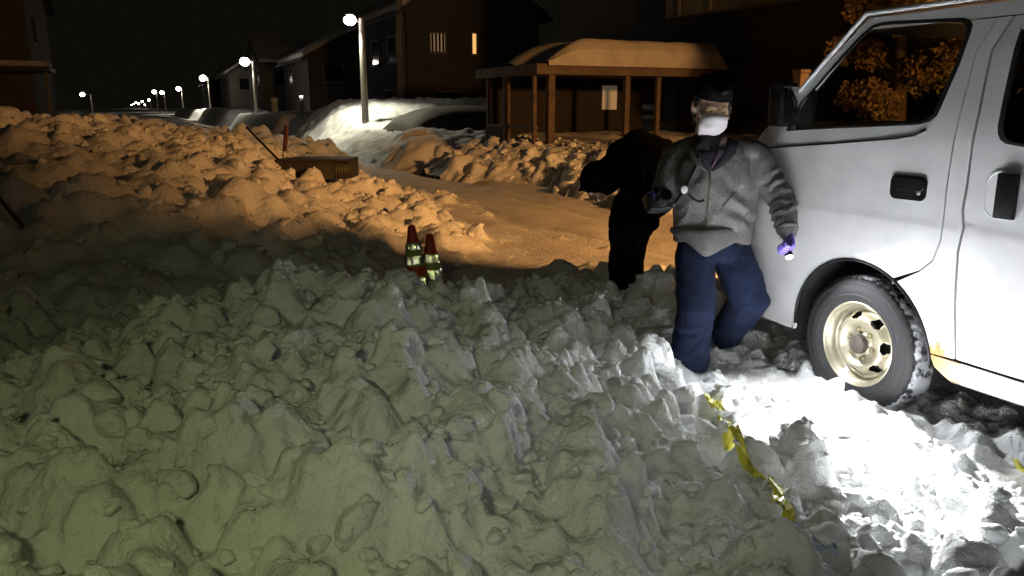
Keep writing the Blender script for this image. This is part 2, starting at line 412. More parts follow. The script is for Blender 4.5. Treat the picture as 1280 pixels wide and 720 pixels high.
# banks along the right kerb farther down
def far_bank(x0, x1, y0, y1, h, seed):
    xs = np.linspace(x0, x1, 36); ys = np.arange(y0, y1, .5); X, Y = np.meshgrid(xs, ys)
    e = sstep(x0, x0+1.2, X)*sstep(x1, x1-1.2, X)*sstep(y0, y0+1.5, Y)*sstep(y1, y1-2, Y)
    grid_obj('snow_bank', xs, ys, -.15 + e*(h+.35*fbm(X*.45, Y*.35, s=seed)), SNOWF)
far_bank(4.9, 10, 37, 58, 1.1, 81); far_bank(4.9, 10, 62, 88, 1.3, 82); far_bank(4.6, 10, 92, 140, 1.2, 83); far_bank(-12, -5, 40, 120, 1.0, 84)

# loose blocks lying on the banks
def chunk_mesh(seed):
    g = random.Random(seed); bm = bmesh.new()
    sx, sy, sz = 1, g.uniform(.65, 1), g.uniform(.5, .85)
    for _ in range(20):
        v = Vector((g.gauss(0, 1), g.gauss(0, 1), g.gauss(0, 1))).normalized()*g.uniform(.8, 1.08)
        bm.verts.new((v.x*sx, v.y*sy, v.z*sz))
    r = bmesh.ops.convex_hull(bm, input=bm.verts)
    bmesh.ops.delete(bm, geom=[v for v in bm.verts if not v.link_faces], context='VERTS')
    bmesh.ops.dissolve_limit(bm, angle_limit=R(22), verts=bm.verts, edges=bm.edges)
    bmesh.ops.bevel(bm, geom=list(bm.edges), offset=.11, segments=1, affect='EDGES', profile=.6, clamp_overlap=True)
    bmesh.ops.remove_doubles(bm, verts=bm.verts, dist=.03)
    bmesh.ops.triangulate(bm, faces=bm.faces)
    for v in bm.verts: v.co += v.normal*g.uniform(-.03, .03)
    me = bpy.data.meshes.new('snow_chunk'); bm.normal_update(); bm.to_mesh(me); bm.free()
    me.polygons.foreach_set('use_smooth', [True]*len(me.polygons)); me.materials.append(SNOW); return me
CH = [chunk_mesh(100+k) for k in range(14)]
def rot():
    return Matrix.Rotation(rnd.uniform(0, 6.28), 4, 'Z') @ Matrix.Rotation(rnd.uniform(-.8, .8), 4, 'X') @ Matrix.Rotation(rnd.uniform(-.8, .8), 4, 'Y')
def put_chunk(parent, x, y, z, r, sink=.25):
    o = bpy.data.objects.new('snow_chunk', CH[rnd.randrange(len(CH))]); col.objects.link(o); o.parent = parent
    o.matrix_local = Matrix.Translation((x, y, z + r*.42 - r*sink*1.5)) @ rot() @ Matrix.Diagonal((r*rnd.uniform(.8, 1.2), r*rnd.uniform(.8, 1.15), r*rnd.uniform(.8, 1.1), 1))
    return o
def in_view(p, mx=40):
    v = np.array(p)-CAM; d = v@FW
    if d < .6: return False
    px = 640+F*(v@RT)/d; py = 360-F*(v@UP)/d
    return -mx < px < 1280+mx and 0 < py < 720+mx
def scatter(parent, fld, n, x0, x1, y0, y1, r0, r1, ok=None, tries=6000, pw=2.0):
    k = 0
    for _ in range(tries):
        if k >= n: break
        x, y = rnd.uniform(x0, x1), rnd.uniform(y0, y1); z = fld(x, y)
        if ok and not ok(x, y, z): continue
        if not in_view((x, y, z)): continue
        put_chunk(parent, x, y, z, r0+(r1-r0)*rnd.random()**pw); k += 1
def ok_front(x, y, z):
    if (x-2.75)**2+(y-3.7)**2 < .16: return False
    return x < 2.95 and (x < 2.1 or rnd.random() < .22)
scatter(bank_front, near, 280, -1.6, 3.05, .9, 5.2, .03, .09, ok_front, pw=1.7)
# the named, clearly seen blocks beside the tape and along the trodden strip
for px, py, r in [(945,568,.075),(892,525,.09),(850,490,.085),(1000,553,.07),(1068,618,.07),(1045,520,.05),(1150,590,.07),(1235,668,.07),(1245,612,.07),(1205,690,.06),(1030,655,.07),(620,385,.13),(1085,575,.05),(1100,640,.05),(1140,545,.05),(1185,575,.05)]:
    p = gz(px, py+10, .12); p = gz(px, py+10, near(p[0], p[1])); put_chunk(bank_front, p[0], p[1], near(p[0], p[1]), r, .15)
scatter(bank_left, mid_f, 280, -5, 3.6, 5.6, 15, .05, .15, lambda x, y, z: z > .12 and (x-1.6)**2+(y-5.6)**2 > .35, pw=2.2)
scatter(bank_right, right_f, 120, 6.0, 8.2, 9, 17.5, .07, .22, lambda x, y, z: z > .0, pw=2)
def crumbs(name, fld, n, x0, x1, y0, y1, r0, r1, ok, parent):
    vs = []; fs = []; base = 0
    lo = []
    for s in range(5):
        g = random.Random(s); bm = bmesh.new(); bm.from_mesh(CH[s])
        V = np.array([(v.co*1.0)[:] for v in bm.verts]); Fc = [tuple(v.index for v in f.verts) for f in bm.faces]; bm.free(); lo.append((V, Fc))
    for _ in range(n):
        x, y = rnd.uniform(x0, x1), rnd.uniform(y0, y1); z = fld(x, y)
        if not ok(x, y, z): continue
        V, Fc = lo[rnd.randrange(5)]; r = r0+(r1-r0)*rnd.random()**2
        W = V @ np.array(rot().to_3x3()).T * np.array([r, r, r*.8]) + (x, y, z+r*.05)
        vs.append(W); fs += [tuple(i+base for i in f) for f in Fc]; base += len(V)
    o = pyobj(name, np.concatenate(vs), fs, SNOW, parent, True); o['kind'] = 'stuff'
crumbs('snow_crumbs', near, 5200, -2.5, 3.0, .8, 5.3, .01, .045, lambda x, y, z: True, bank_front)
crumbs('snow_crumbs', mid_f, 1800, -6, 4.6, 5.5, 15, .02, .07, lambda x, y, z: z > .04, bank_left)
crumbs('snow_crumbs', right_f, 1500, 5.9, 8.2, 8, 18, .02, .07, lambda x, y, z: True, bank_right)

# ---------------------------------------------------------------- street lamps
CONC = mat('concrete_pole', (.22, .21, .19), .8, var=.25, vscale=4, bump=.3, bscale=30, coord='obj')
GREYM = mat('grey_metal', (.30, .30, .30), .45, .7)
BULB = emit('lamp_lens', (1.0, .90, .80), 40)
SODIUM = emit('sodium_lens', (1.0, .50, .14), 60)
def loc_obj(name, bm, m, parent, smooth=True, auto=35):
    o = obj(name, bm, m, None, smooth, auto); o.parent = parent; return o
def lamp_parts(root, h, arm, r=.12, bulb=.15, lens=BULB):
    bm = bmesh.new(); tube(bm, [(0,0,-.3),(0,0,h*.5),(0,0,h+.05)], [r*1.15, r*.95, r*.75], 16); loc_obj('pole', bm, CONC, root)
    bm = bmesh.new(); tube(bm, [(0,0,h-.12),(-arm*.5,0,h),(-arm,0,h+.03)], [.035,.032,.03], 10); loc_obj('arm', bm, GREYM, root)
    bm = bmesh.new(); tube(bm, [(-arm+.14,0,h+.06),(-arm,0,h+.09),(-arm-.2,0,h+.07)], [(.05,.04),(.12,.07),(.07,.04)], 14, side=(0,1,0), round_ends=True); hd = loc_obj('lamp_head', bm, GREYM, root)
    bm = bmesh.new(); ball(bm, (-arm-.02,0,h-.02), (bulb,bulb*.85,bulb*.85), 16); ln = loc_obj('lens', bm, lens, hd)
def lamp_light(name, p, power, color, radius=.13, below=.16, kind='POINT', target=None, **kw):
    return lamp(name, kind, (p[0], p[1], p[2]-below), power, color, target, shadow_soft_size=radius, **kw)
LZ = 4.3
specs = [  # pole px, depth, label
 (456, 28.0, 'nearest white street lamp on a thick concrete pole rising from the pale snow bank', .12),
 (320, 54.0, 'second nearest white street lamp on the right side of the street', .11),
 (263, 86.0, 'third white street lamp down the street, beside dark houses', .10),
 (229, 140.0, 'fourth white street lamp down the right side of the street', .10),
 (207, 190.0, 'fifth white street lamp, right one of a close pair far down the street', .10),
 (197.5, 180.0, 'white street lamp, left one of a close pair far down the street', .10)]
for i, (px, d, lb, r) in enumerate(specs):
    p = gz(px, 132.0+1.0, 1.45); v = ray(px, 132); v = v/ (v@FW)
    p = CAM + v*d
    root = empty('street_lamp', (p[0], p[1], 0), lb, 'street lamp', 'white street lamps along the road')
    arm = .38 if i == 0 else .5
    k = 1 + d/220
    lamp_parts(root, LZ + (.15 if i > 3 else 0), arm, r*(1 if i < 3 else 1.5), (.21 if i == 0 else .21*k+.06))
    if i < 4: lamp_light('street_lamp_light', (p[0]-arm-.02, p[1], LZ-.2), (750, 420, 700, 1200)[i], (1.0, .95, .70), kind='SPOT', target=(p[0]-arm-.3, p[1]-1.2, 0), spot_size=R(140), spot_blend=.5)
FARL = ['tiny far street lamp, rightmost and highest of the cluster where the street vanishes', 'tiny far street lamp, second from the right in the cluster where the street vanishes', 'tiny far street lamp in the middle of the cluster where the street vanishes',
        'tiny far street lamp, third from the left in the cluster where the street vanishes', 'tiny far street lamp, second from the left in the cluster where the street vanishes', 'tiny far street lamp, lowest of the cluster where the street vanishes', 'tiny far street lamp, leftmost of the cluster where the street vanishes']
for i, (px, py, d) in enumerate([(186,125,300),(178,127,330),(173,129.5,380),(170,128,410),(167,130,450),(181,131,360),(164.5,131,480)]):
    v = ray(px, py); p = CAM + v*d
    root = empty('street_lamp', (p[0]+.5, p[1], 0), FARL[i], 'street lamp', 'white street lamps along the road')
    lamp_parts(root, p[2], .5, .12, .42 if i < 4 else .3)
v = ray(103, 118); p = CAM + v*150
root = empty('street_lamp', (p[0]+1.45, p[1], 0), 'small white street lamp at far left beside the dark house', 'street lamp', 'white street lamps along the road')
lamp_parts(root, p[2], 1.45, .16, .42)
# the sodium lamp that lights road and banks stands on the right, behind the camera and out of the picture
SL = (8.2, -2.0, 3.85)
root = empty('street_lamp', (SL[0]+.7, SL[1], 0), 'orange sodium street lamp on the right verge behind the van', 'street lamp')
lamp_parts(root, SL[2], .7, .12, .15, SODIUM)
lamp_light('sodium_light', SL, 8600, (1.0, .455, .13), .38, .2, 'SPOT', (7.4, 7.6, 0.0), spot_size=R(82), spot_blend=1.0)

# ---------------------------------------------------------------- houses
def wallm(name, c): return mat(name, c, .85, var=.2, vscale=1.5, bump=.25, bscale=12)
W_BROWN = wallm('wall_dark_brown', (.022, .018, .015)); W_GREY = wallm('wall_grey', (.055, .050, .045)); W_TAN = wallm('wall_tan', (.10, .085, .07)); W_CREAM = wallm('wall_cream', (.15, .14, .115))
ROOFM = mat('dark_roof_metal', (.03, .03, .035), .5, .3); TRIM = mat('trim_grey', (.13, .12, .11), .6); DARKGL = mat('dark_window_glass', (.008, .008, .01), .08, spec=.6)
WOOD = mat('post_wood', (.14, .10, .075), .75, var=.35, vscale=5, bump=.3, bscale=25); LITWIN = emit('lit_window', (1.0, .52, .16), .9); DIMWIN = emit('dim_window', (1.0, .62, .30), .11); PALEWIN = emit('pale_window', (1.0, .85, .55), .05)
def window(root, face, a, b, z0, z1, pos, glassm=DARKGL, bars=0):
    """face 'x' faces the street (-x) at x=pos spanning y a..b; 'y' faces the camera (-y) at y=pos spanning x a..b"""
    fr = bmesh.new(); t = .06
    def bx(bm, u0, u1, w0, w1, d0, d1):
        if face == 'x': box(bm, pos-d1, pos-d0, u0, u1, w0, w1)
        else: box(bm, u0, u1, pos-d1, pos-d0, w0, w1)
    bx(fr, a, b, z0, z0+t, -.04, .05); bx(fr, a, b, z1-t, z1, -.04, .05); bx(fr, a, a+t, z0+t, z1-t, -.04, .05); bx(fr, b-t, b, z0+t, z1-t, -.04, .05)
    w = obj('window', fr, TRIM, root)
    g = bmesh.new(); bx(g, a+t, b-t, z0+t, z1-t, -.03, .012); obj('pane', g, glassm, w)
    for k in range(bars):
        u = a+t+(b-a-2*t)*(k+.5)/bars; g = bmesh.new(); bx(g, u-.045, u+.045, z0+t, z1-t, .016, .045); obj('shutter_bar', g, W_BROWN, w)
    g = bmesh.new(); bx(g, a-.05, b+.05, z0-.06, z0-.002, -.04, .09); obj('sill', g, TRIM, w)
def house(label, x0, x1, y0, y1, he, hr, axis, wm, wins, snow=.35, chim=None, door=None, group='dark houses along the street', upper=None):
    root = empty('house', ((x0+x1)/2, (y0+y1)/2, 0), label, 'house', group)
    bm = bmesh.new()
    if axis == 'y':   # ridge runs along y
        prof = [(x0,-.3),(x1,-.3),(x1,he),((x0+x1)/2,hr),(x0,he)]
        loft(bm, [[(x,y,z) for x,z in prof] for y in (y0,y1)])
    else:
        prof = [(y0,-.3),(y1,-.3),(y1,he),((y0+y1)/2,hr),(y0,he)]
        loft(bm, [[(x,y,z) for y,z in prof] for x in (x0,x1)])
    bmesh.ops.recalc_face_normals(bm, faces=bm.faces)
    obj('wall', bm, wm, root)
    def slab(d0, d1, ov, e, name, m, parent):
        bm = bmesh.new()
        c = (x0+x1)/2 if axis == 'y' else (y0+y1)/2; hw = (x1-x0)/2 if axis == 'y' else (y1-y0)/2; sl = (hr-he)/hw
        for s in (-1, 1):
            q = [(c, hr+d0), (c+s*(hw+ov), he-sl*ov+d0), (c+s*(hw+ov), he-sl*ov+d1), (c, hr+d1)]
            lo, hi = ((y0, y1) if axis == 'y' else (x0, x1))
            n = 9; rings = []
            for k in range(n):
                w = lo-e+(hi-lo+2*e)*k/(n-1)
                rings.append([((u, w, z) if axis == 'y' else (w, u, z)) for u, z in q])
            loft(bm, rings)
        bmesh.ops.recalc_face_normals(bm, faces=bm.faces)
        o = obj(name, bm, m, parent)
        return o
    rf = slab(.005, .16, .5, .45, 'roof', ROOFM, root)
    sn = slab(.165, .165+snow, .42, .36, 'roof_snow', DIM_ROOFSNOW, rf)
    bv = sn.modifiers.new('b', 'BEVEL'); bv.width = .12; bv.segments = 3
    if chim:
        bm = bmesh.new(); cx, cy, ch = chim; box(bm, cx-.3, cx+.3, cy-.3, cy+.3, he, hr+ch, .02); box(bm, cx-.36, cx+.36, cy-.36, cy+.36, hr+ch+.004, hr+ch+.12, .02); obj('chimney', bm, W_TAN, rf)
    for w in wins: window(root, *w)
    if door:
        f, a, pos = door; bm = bmesh.new()
        if f == 'x': box(bm, pos-.05, pos+.02, a, a+.9, .1, 2.1, .01)
        else: box(bm, a, a+.9, pos-.05, pos+.02, .1, 2.1, .01)
        dr = obj('door', bm, W_BROWN, root); bm = bmesh.new()
        if f == 'x': box(bm, pos-.09, pos-.052, a+.1, a+.14, 1.0, 1.15)
        else: box(bm, a+.1, a+.14, pos-.09, pos-.052, 1.0, 1.15)
        obj('handle', bm, GREYM, dr)
    return root
# house with the lit window behind the pale bank
h1 = house('dark gabled house with one narrow lit orange window behind the pale snow bank', 11.0, 17.5, 35.5, 44, 5.6, 7.9, 'y', W_GREY,
      [('y', 12.05, 12.85, 3.75, 4.65, 35.5, DIMWIN, 4), ('y', 14.05, 14.36, 3.7, 4.7, 35.5, LITWIN, 0), ('y', 12.2, 13.6, .9, 2.1, 35.5), ('x', 37, 38.4, 3.4, 4.6, 11.0), ('x', 40, 41.4, 3.4, 4.6, 11.0), ('x', 37, 39, .9, 2.2, 11.0)], chim=(15.2, 39, .9), door=('y', 15.4, 35.5))
bm = bmesh.new(); tube(bm, [(10.65,35.2,1.2),(10.65,35.2,4.9),(10.65,35.2,6.9)], [(.2,.2),(.19,.19),(.05,.05)], 4); obj('corner_post', bm, W_CREAM, h1)
house('dark house beyond the second street lamp with a snow-covered roof', 10.5, 18, 56, 66, 4.6, 6.6, 'y', W_GREY, [('y', 11.5, 12.9, 3.0, 4.2, 56), ('y', 14.4, 15.8, 3.0, 4.2, 56), ('x', 58, 60, .9, 2.2, 10.5), ('x', 62, 63.5, 3, 4.2, 10.5)], door=('y', 13.2, 56))
house('dark house with a pale wall between the second and third street lamps', 10, 17, 74, 84, 5.0, 7.0, 'x', W_CREAM, [('x', 76, 77.6, 3.2, 4.5, 10), ('x', 80, 81.6, 3.2, 4.5, 10), ('y', 11, 12.6, 3.2, 4.5, 74)], door=('x', 78, 10))
house('pale greenish house beside the third street lamp far down the street', 9.6, 17, 98, 110, 5.0, 7.4, 'y', W_CREAM, [('y', 10.6, 12, 3.2, 4.5, 98), ('y', 13.6, 15, 3.2, 4.5, 98), ('x', 101, 103, 1, 2.3, 9.6)])
house('small dark house farthest down the right side of the street', 9.2, 16, 125, 136, 4.6, 6.8, 'y', W_GREY, [('y', 10.2, 11.6, 3, 4.2, 125), ('y', 13, 14.4, 3, 4.2, 125)])
hl = house('dark two-storey house at the left edge with a snow-topped porch roof', -13.5, -4.6, 47, 58, 7.0, 9.4, 'x', W_TAN,
      [('y', -7.9, -7.0, 4.7, 6.4, 47), ('y', -11.4, -10, 4.7, 6.2, 47), ('x', 49, 51, 4.6, 6, -4.6), ('y', -11, -9.4, 1.2, 2.6, 47)], snow=.3, door=('y', -12.8, 47))
bm = bmesh.new(); box(bm, -10.5, -3.6, 44.2, 46.95, 3.0, 3.2, .03); pr = obj('porch_roof', bm, ROOFM, hl)
bm = bmesh.new(); box(bm, -10.4, -3.7, 44.3, 46.9, 3.21, 3.5, .12); obj('roof_snow', bm, DIM_ROOFSNOW, pr)
for x in (-10.2, -3.8):
    bm = bmesh.new(); box(bm, x-.07, x+.07, 44.4, 44.54, -.2, 2.995); obj('post', bm, TRIM, hl)
# house behind the carport
h0 = house('tall dark house behind the carport with a pale upper storey', 12.6, 21, 12.2, 24, 6.2, 8.6, 'y', W_BROWN,
      [('x', 18.2, 19.3, 1.15, 2.25, 12.6), ('x', 14.0, 15.2, 4.2, 5.4, 12.6), ('y', 14.5, 16, 1.2, 2.4, 12.2), ('y', 17.5, 19, 4.2, 5.4, 12.2)], door=('x', 16.6, 12.6))
bm = bmesh.new(); box(bm, 12.18, 12.59, 12.4, 17.6, 3.55, 6.0, .01); obj('upper_storey', bm, W_CREAM, h0)
for y in (13.2, 14.5, 15.8, 17.0):
    bm = bmesh.new(); box(bm, 12.13, 12.176, y-.05, y+.05, 3.6, 5.95); obj('batten', bm, TRIM, h0)
bm = bmesh.new(); box(bm, 11.55, 11.8, 17.9, 18.35, 1.3, 2.0, .01)
# carport
cp = empty('carport', (10, 17, 0), 'wooden carport with slim posts and thick snow on its flat roof', 'carport')
bm = bmesh.new(); box(bm, 7.55, 12.1, 15.4, 18.6, 2.14, 2.26, .01); crf = obj('roof', bm, WOOD, cp)
bm = bmesh.new(); box(bm, 7.50, 7.545, 15.3, 18.7, 2.08, 2.30, .008); box(bm, 7.55, 12.1, 15.34, 15.39, 2.08, 2.30, .008); obj('fascia', bm, WOOD, crf)
xs = np.linspace(7.75, 12.35, 60); ys = np.linspace(15.25, 18.5, 40); X, Y = np.meshgrid(xs, ys)
e = np.minimum(sstep(7.75, 8.9, X+.2*np.sin(Y*3)), 1)*(.35+.65*sstep(15.2, 15.45, Y))*sstep(18.5, 18.2, Y)*sstep(12.35, 12.0, X)
Hs = 2.265 + .56*e**.6*(1+.1*fbm(X*1.2, Y*1.2, s=91)); o = grid_obj('roof_snow', xs, ys, Hs, DIM_ROOFSNOW, None, None, crf)
V = []; n = 60   # front face of the snow slab
for k, x in enumerate(xs): V += [(x, 15.251, 2.262), (x, 15.251, Hs[0, k])]
pyobj('snow_edge', V, [(2*k, 2*k+2, 2*k+3, 2*k+1) for k in range(n-1)], DIM_ROOFSNOW, crf)
for px, y, w in [(688,15.5,.075),(783,15.5,.06),(822,15.5,.05),(875,15.5,.05)]:
    d = ray(px, 120); x = CAM[0]+d[0]*(y-CAM[1])/d[1]; bm = bmesh.new(); box(bm, x-w, x+w, y-w, y+w, -.1, 2.075, .008); obj('post', bm, WOOD, cp)
for px, w in [(611,.05),(633,.07),(668,.04)]:
    p = onx(px, 120, 7.65); bm = bmesh.new(); box(bm, 7.65-w, 7.65+w, p[1]-w, p[1]+w, -.1, 2.135, .008); obj('post', bm, WOOD, cp)
bm = bmesh.new(); box(bm, 7.60, 7.69, 15.62, 18.2, .95, 1.03, .006); obj('rail', bm, WOOD, cp)
bm = bmesh.new(); box(bm, 7.59, 7.63, 17.15, 18.3, -.1, .93, .006); obj('panel', bm, W_BROWN, cp)
wp = onx(758, 125, 12.0)
bm = bmesh.new(); box(bm, 10.85, 11.28, 18.30, 18.34, 1.35, 1.95, .005); s = obj('back_panel', bm, PALEWIN, cp); s['label'] = 'small pale lit window at the back of the carport'
bm = bmesh.new(); box(bm, 7.7, 12.1, 18.35, 18.43, -.1, 2.13); obj('back_wall', bm, W_BROWN, cp)

# dark mound between the pale banks, white post box
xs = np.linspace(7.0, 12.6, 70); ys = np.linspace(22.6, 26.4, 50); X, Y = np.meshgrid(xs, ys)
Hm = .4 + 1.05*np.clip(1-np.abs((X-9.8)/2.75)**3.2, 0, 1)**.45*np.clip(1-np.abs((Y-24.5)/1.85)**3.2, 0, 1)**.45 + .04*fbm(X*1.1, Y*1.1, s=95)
MOUND = mat('mottled_dark_brown', (.075, .055, .042), .8, var=.4, vscale=2, bump=.5, bscale=6)  # dark brown with a mottled tone, material of the mound not identified
o = grid_obj('brown_mound', xs, ys, Hm, MOUND, 'dark brown rounded mound between the pale snow banks behind the lamp pole', None); o['category'] = 'mound'
p = CAM + ray(344, 140)*46
pb = empty('white_post', (p[0], p[1], .0), 'stout white post with snow on top behind the snow bank', 'post')
bm = bmesh.new(); tube(bm, [(p[0],p[1],.2),(p[0],p[1],1.0),(p[0],p[1],1.75)], [.19,.19,.18], 16); obj('shaft', bm, mat('white_paint', (.5,.52,.46), .6), pb, auto=40)
bm = bmesh.new(); ball(bm, (p[0],p[1],1.78), (.22,.22,.13), 14); obj('snow_cap', bm, SNOW, pb, True)
xs = np.linspace(p[0]-1.2, p[0]+1.3, 30); ys = np.linspace(p[1]-1.2, p[1]+1.2, 30); X, Y = np.meshgrid(xs, ys)
grid_obj('snow_bank', xs, ys, -.1+.62*np.clip(1-((X-p[0])/1.2)**2, 0, 1)**.5*np.clip(1-((Y-p[1])/1.2)**2, 0, 1)**.5+.05*fbm(X*2, Y*2, s=97), SNOW)

# ---------------------------------------------------------------- trees behind the van
BARK = mat('bark', (.09, .06, .04), .9, bump=.6, bscale=18)
def leafm(name, c, c2):
    m = mat(name, c, .7, var=0, second=c2, vscale=3.0); return m
LEAF = [leafm('dry_leaves', (.30, .19, .08), (.15, .10, .05)), leafm('yellow_leaves', (.36, .30, .10), (.18, .14, .06))]
def tree(label, x, y, h, crown, n, lm, seed, ry=None):
    g = np.random.default_rng(seed)
    root = empty('tree', (x, y, 0), label, 'tree', 'trees behind the van')
    bm = bmesh.new(); top = np.array([x, y, h*.8])
    tube(bm, [(x,y,-.3),(x+.05,y,h*.3),(x-.04,y+.03,h*.6),top], [.13,.11,.08,.03], 10)
    ctr = []
    for k in range(16):
        a = g.uniform(0, 6.28); z0 = h*g.uniform(.25, .7); L = crown*g.uniform(.55, 1.0)
        b = np.array([x,y,z0]); e = b+np.array([math.cos(a)*L, math.sin(a)*L, g.uniform(.2,.7)*L]); m_ = (b+e)/2+[0,0,.1*L]
        tube(bm, [b,m_,e], [.04,.025,.01], 6); ctr += [m_, e]
    ctr.append(top)
    tr = obj('trunk', bm, BARK, root, auto=60)
    V = []; Fc = []
    for k in range(n):
        c = ctr[g.integers(len(ctr))]; off = g.normal(0, 1, 3); off *= crown*.26*g.random()**.6/np.linalg.norm(off)
        p_ = c+off; u = nrm(g.normal(0,1,3)); w = nrm(np.cross(u, g.normal(0,1,3))); s = g.uniform(.028,.06)
        b = len(V); V += [p_-u*s, p_+w*s*.55, p_+u*s, p_-w*s*.55]; Fc.append((b,b+1,b+2,b+3))
    pyobj('crown', V, Fc, lm, root, False)
tree('tree with dry brown leaves showing above the windscreen of the van', 11.0, 9.4, 4.4, 1.05, 13000, LEAF[0], 1)
tree('tree with yellow-brown leaves seen through the front side window of the van', 11.6, 8.2, 4.2, 1.4, 15000, LEAF[1], 2)
tree('low brown-leaved tree seen low through the van windows', 12.3, 6.4, 3.6, 1.4, 13000, LEAF[0], 3)
p = CAM + ray(1001, 100)*11.0
fp = empty('fence_post', (p[0], p[1], 0), 'weathered wooden post standing beyond the van mirror', 'post')
bm = bmesh.new(); box(bm, p[0]-.075, p[0]+.075, p[1]-.075, p[1]+.075, -.2, 1.88, .01); obj('shaft', bm, WOOD, fp)
bm = bmesh.new(); box(bm, p[0]-.09, p[0]+.09, p[1]-.09, p[1]+.09, 1.884, 1.93, .01); obj('cap', bm, WOOD, fp)

# ---------------------------------------------------------------- bin, marker poles, stick
def on_bank(px, py, z=.5, f=mid_f):
    p = gz(px, py, z)
    for _ in range(30):
        p = gz(px, py, .5*z+.5*f(p[0], p[1])); z = p[2]
    return p
BX = mat('tin_sheet', (.07, .066, .048), .55, .4, var=.35, vscale=4); DKM = mat('dark_brown_metal', (.035, .025, .02), .6, .2); RUSTP = mat('rusty_plate', (.10, .03, .02), .7)
DB = 10.2
def bp(px, py, d=DB): return CAM + ray(px, py)*d
bn = empty('metal_bin', tuple(bp(390, 224)), 'low metal bin with a dark slatted top half buried in the orange-lit snow bank', 'bin')
c0 = bp(342, 218); c1 = bp(437, 218); top = bp(342, 202)[2]+.02; u = nrm(c1-c0); u[2] = 0; u = nrm(u); w = np.array([-u[1], u[0], 0]); L = np.linalg.norm((c1-c0)[:2]); W = .62; zb = top-.24
Mb = Matrix(((u[0],w[0],0,c0[0]),(u[1],w[1],0,c0[1]),(0,0,1,0),(0,0,0,1)))
bm = bmesh.new(); box(bm, .0, .13, 0, W, zb, top, .008, Mb); obj('end_panel', bm, DKM, bn)
bm = bmesh.new(); box(bm, .134, L-.20, .02, .05, zb, top-.03, .004, Mb); obj('side_panel', bm, BX, bn)
bm = bmesh.new(); box(bm, .134, L-.20, W-.05, W-.02, zb, top-.03, .004, Mb); obj('side_panel', bm, BX, bn)
bm = bmesh.new(); q = []
for k in range(9):
    a = math.pi/2*k/8; q.append((L-.20+.2*math.sin(a), .2-.18*math.cos(a)))
for (a_, b_), (c_, d_) in zip(q[:-1], q[1:]):
    vs = [bm.verts.new(Mb @ Vector((x_, y_, z_))) for x_, y_, z_ in ((a_,b_,zb),(c_,d_,zb),(c_,d_,top-.03),(a_,b_,top-.03))]; bm.faces.new(vs)
o = obj('curved_panel', bm, BX, bn, True); sm = o.modifiers.new('s', 'SOLIDIFY'); sm.thickness = .02
bm = bmesh.new(); box(bm, L-.03, L, .2, W, zb, top-.03, .004, Mb); obj('end_panel', bm, BX, bn)
for k in range(4):
    bm = bmesh.new(); y0_ = .01+k*W/4; box(bm, .134, L+.01, y0_, y0_+W/4-.05, top-.026, top+.012, .004, Mb); obj('slat', bm, DKM, bn)
def stick(name, label, a, b, r, m, cat, plate=None):
    root = empty(name, tuple(a), label, cat)
    bm = bmesh.new(); tube(bm, [a, (np.array(a)+b)/2, b], [r, r*.95, r*.9], 8); obj('shaft', bm, m, root, auto=50)
    if plate:
        bm = bmesh.new(); tube(bm, list(plate[:2]), [(plate[2], .012)]*2, 8, side=RT); obj('plate', bm, RUSTP, root)
    else:
        bm = bmesh.new(); ball(bm, b, r*1.25, 8); obj('end_cap', bm, m, root, True)
    return root
stick('marker_pole', 'thin dark pole leaning left out of the metal bin', bp(350,202), bp(309,160,10.9), .016, DKM, 'pole')
stick('marker_pole', 'upright thin marker pole with a dark red plate behind the metal bin', bp(353,206,10.75), bp(356,157,10.75), .008, DKM, 'pole', (bp(356,189,10.74), bp(358.5,157,10.74), .028))
# snow-loaded board to the left of the bin
a0 = bp(300, 206, 10.5)
stick('shovel', 'black shovel shaft slanting out of the dark snow bank at the left edge', on_bank(64, 312)-np.array([0,0,.1]), dep(-30, 212, 5.3), .014, DKM, 'shovel')

# ---------------------------------------------------------------- traffic cones
CONE = mat('cone_red', (.52, .05, .02), .5, var=.15, vscale=8); MESHB = mat('sleeve_mesh', (.30, .38, .08), .6)
RETRO = mat('retroreflective_film', (.98, .99, .88), .11, 1.0)
def retro_band(R0, R1, h0, h1, wob, seed):
    """band of corner-cube prisms, as real reflective sheeting is made"""
    a = .011; V = []; Fc = []; rowh = a*.866; rows = max(1, int((h1-h0)/rowh)); g = random.Random(seed)
    def P(s, h):
        t = (h-h0)/(h1-h0); r = R0+(R1-R0)*t; th = s/((R0+R1)/2)
        rr = r + .002*math.sin(th*5+wob) + .0015*math.sin(th*11+2*wob)
        return np.array([rr*math.cos(th), rr*math.sin(th), h + .002*math.sin(th*4+wob)])
    n = int(2*math.pi*(R0+R1)/2/a)
    ap = 2*math.pi*(R0+R1)/2/n
    for i in range(rows):
        ha, hb = h0+i*rowh, h0+(i+1)*rowh; off = (i % 2)*.5
        for k in range(n):
            for tri in (((k+off, ha), (k+off+1, ha), (k+off+.5, hb)), ((k+off+.5, hb), (k+off+1, ha), (k+off+1.5, hb))):
                p = [P(s*ap, h) for s, h in tri]; c = sum(p)/3; nn = nrm(np.cross(p[1]-p[0], p[2]-p[0]))
                if nn@np.array([c[0], c[1], 0]) < 0: nn = -nn
                q = c - nn*a*.408; b = len(V); V += p+[q]
                Fc += [(b,b+1,b+3),(b+1,b+2,b+3),(b+2,b,b+3)]
    return V, Fc
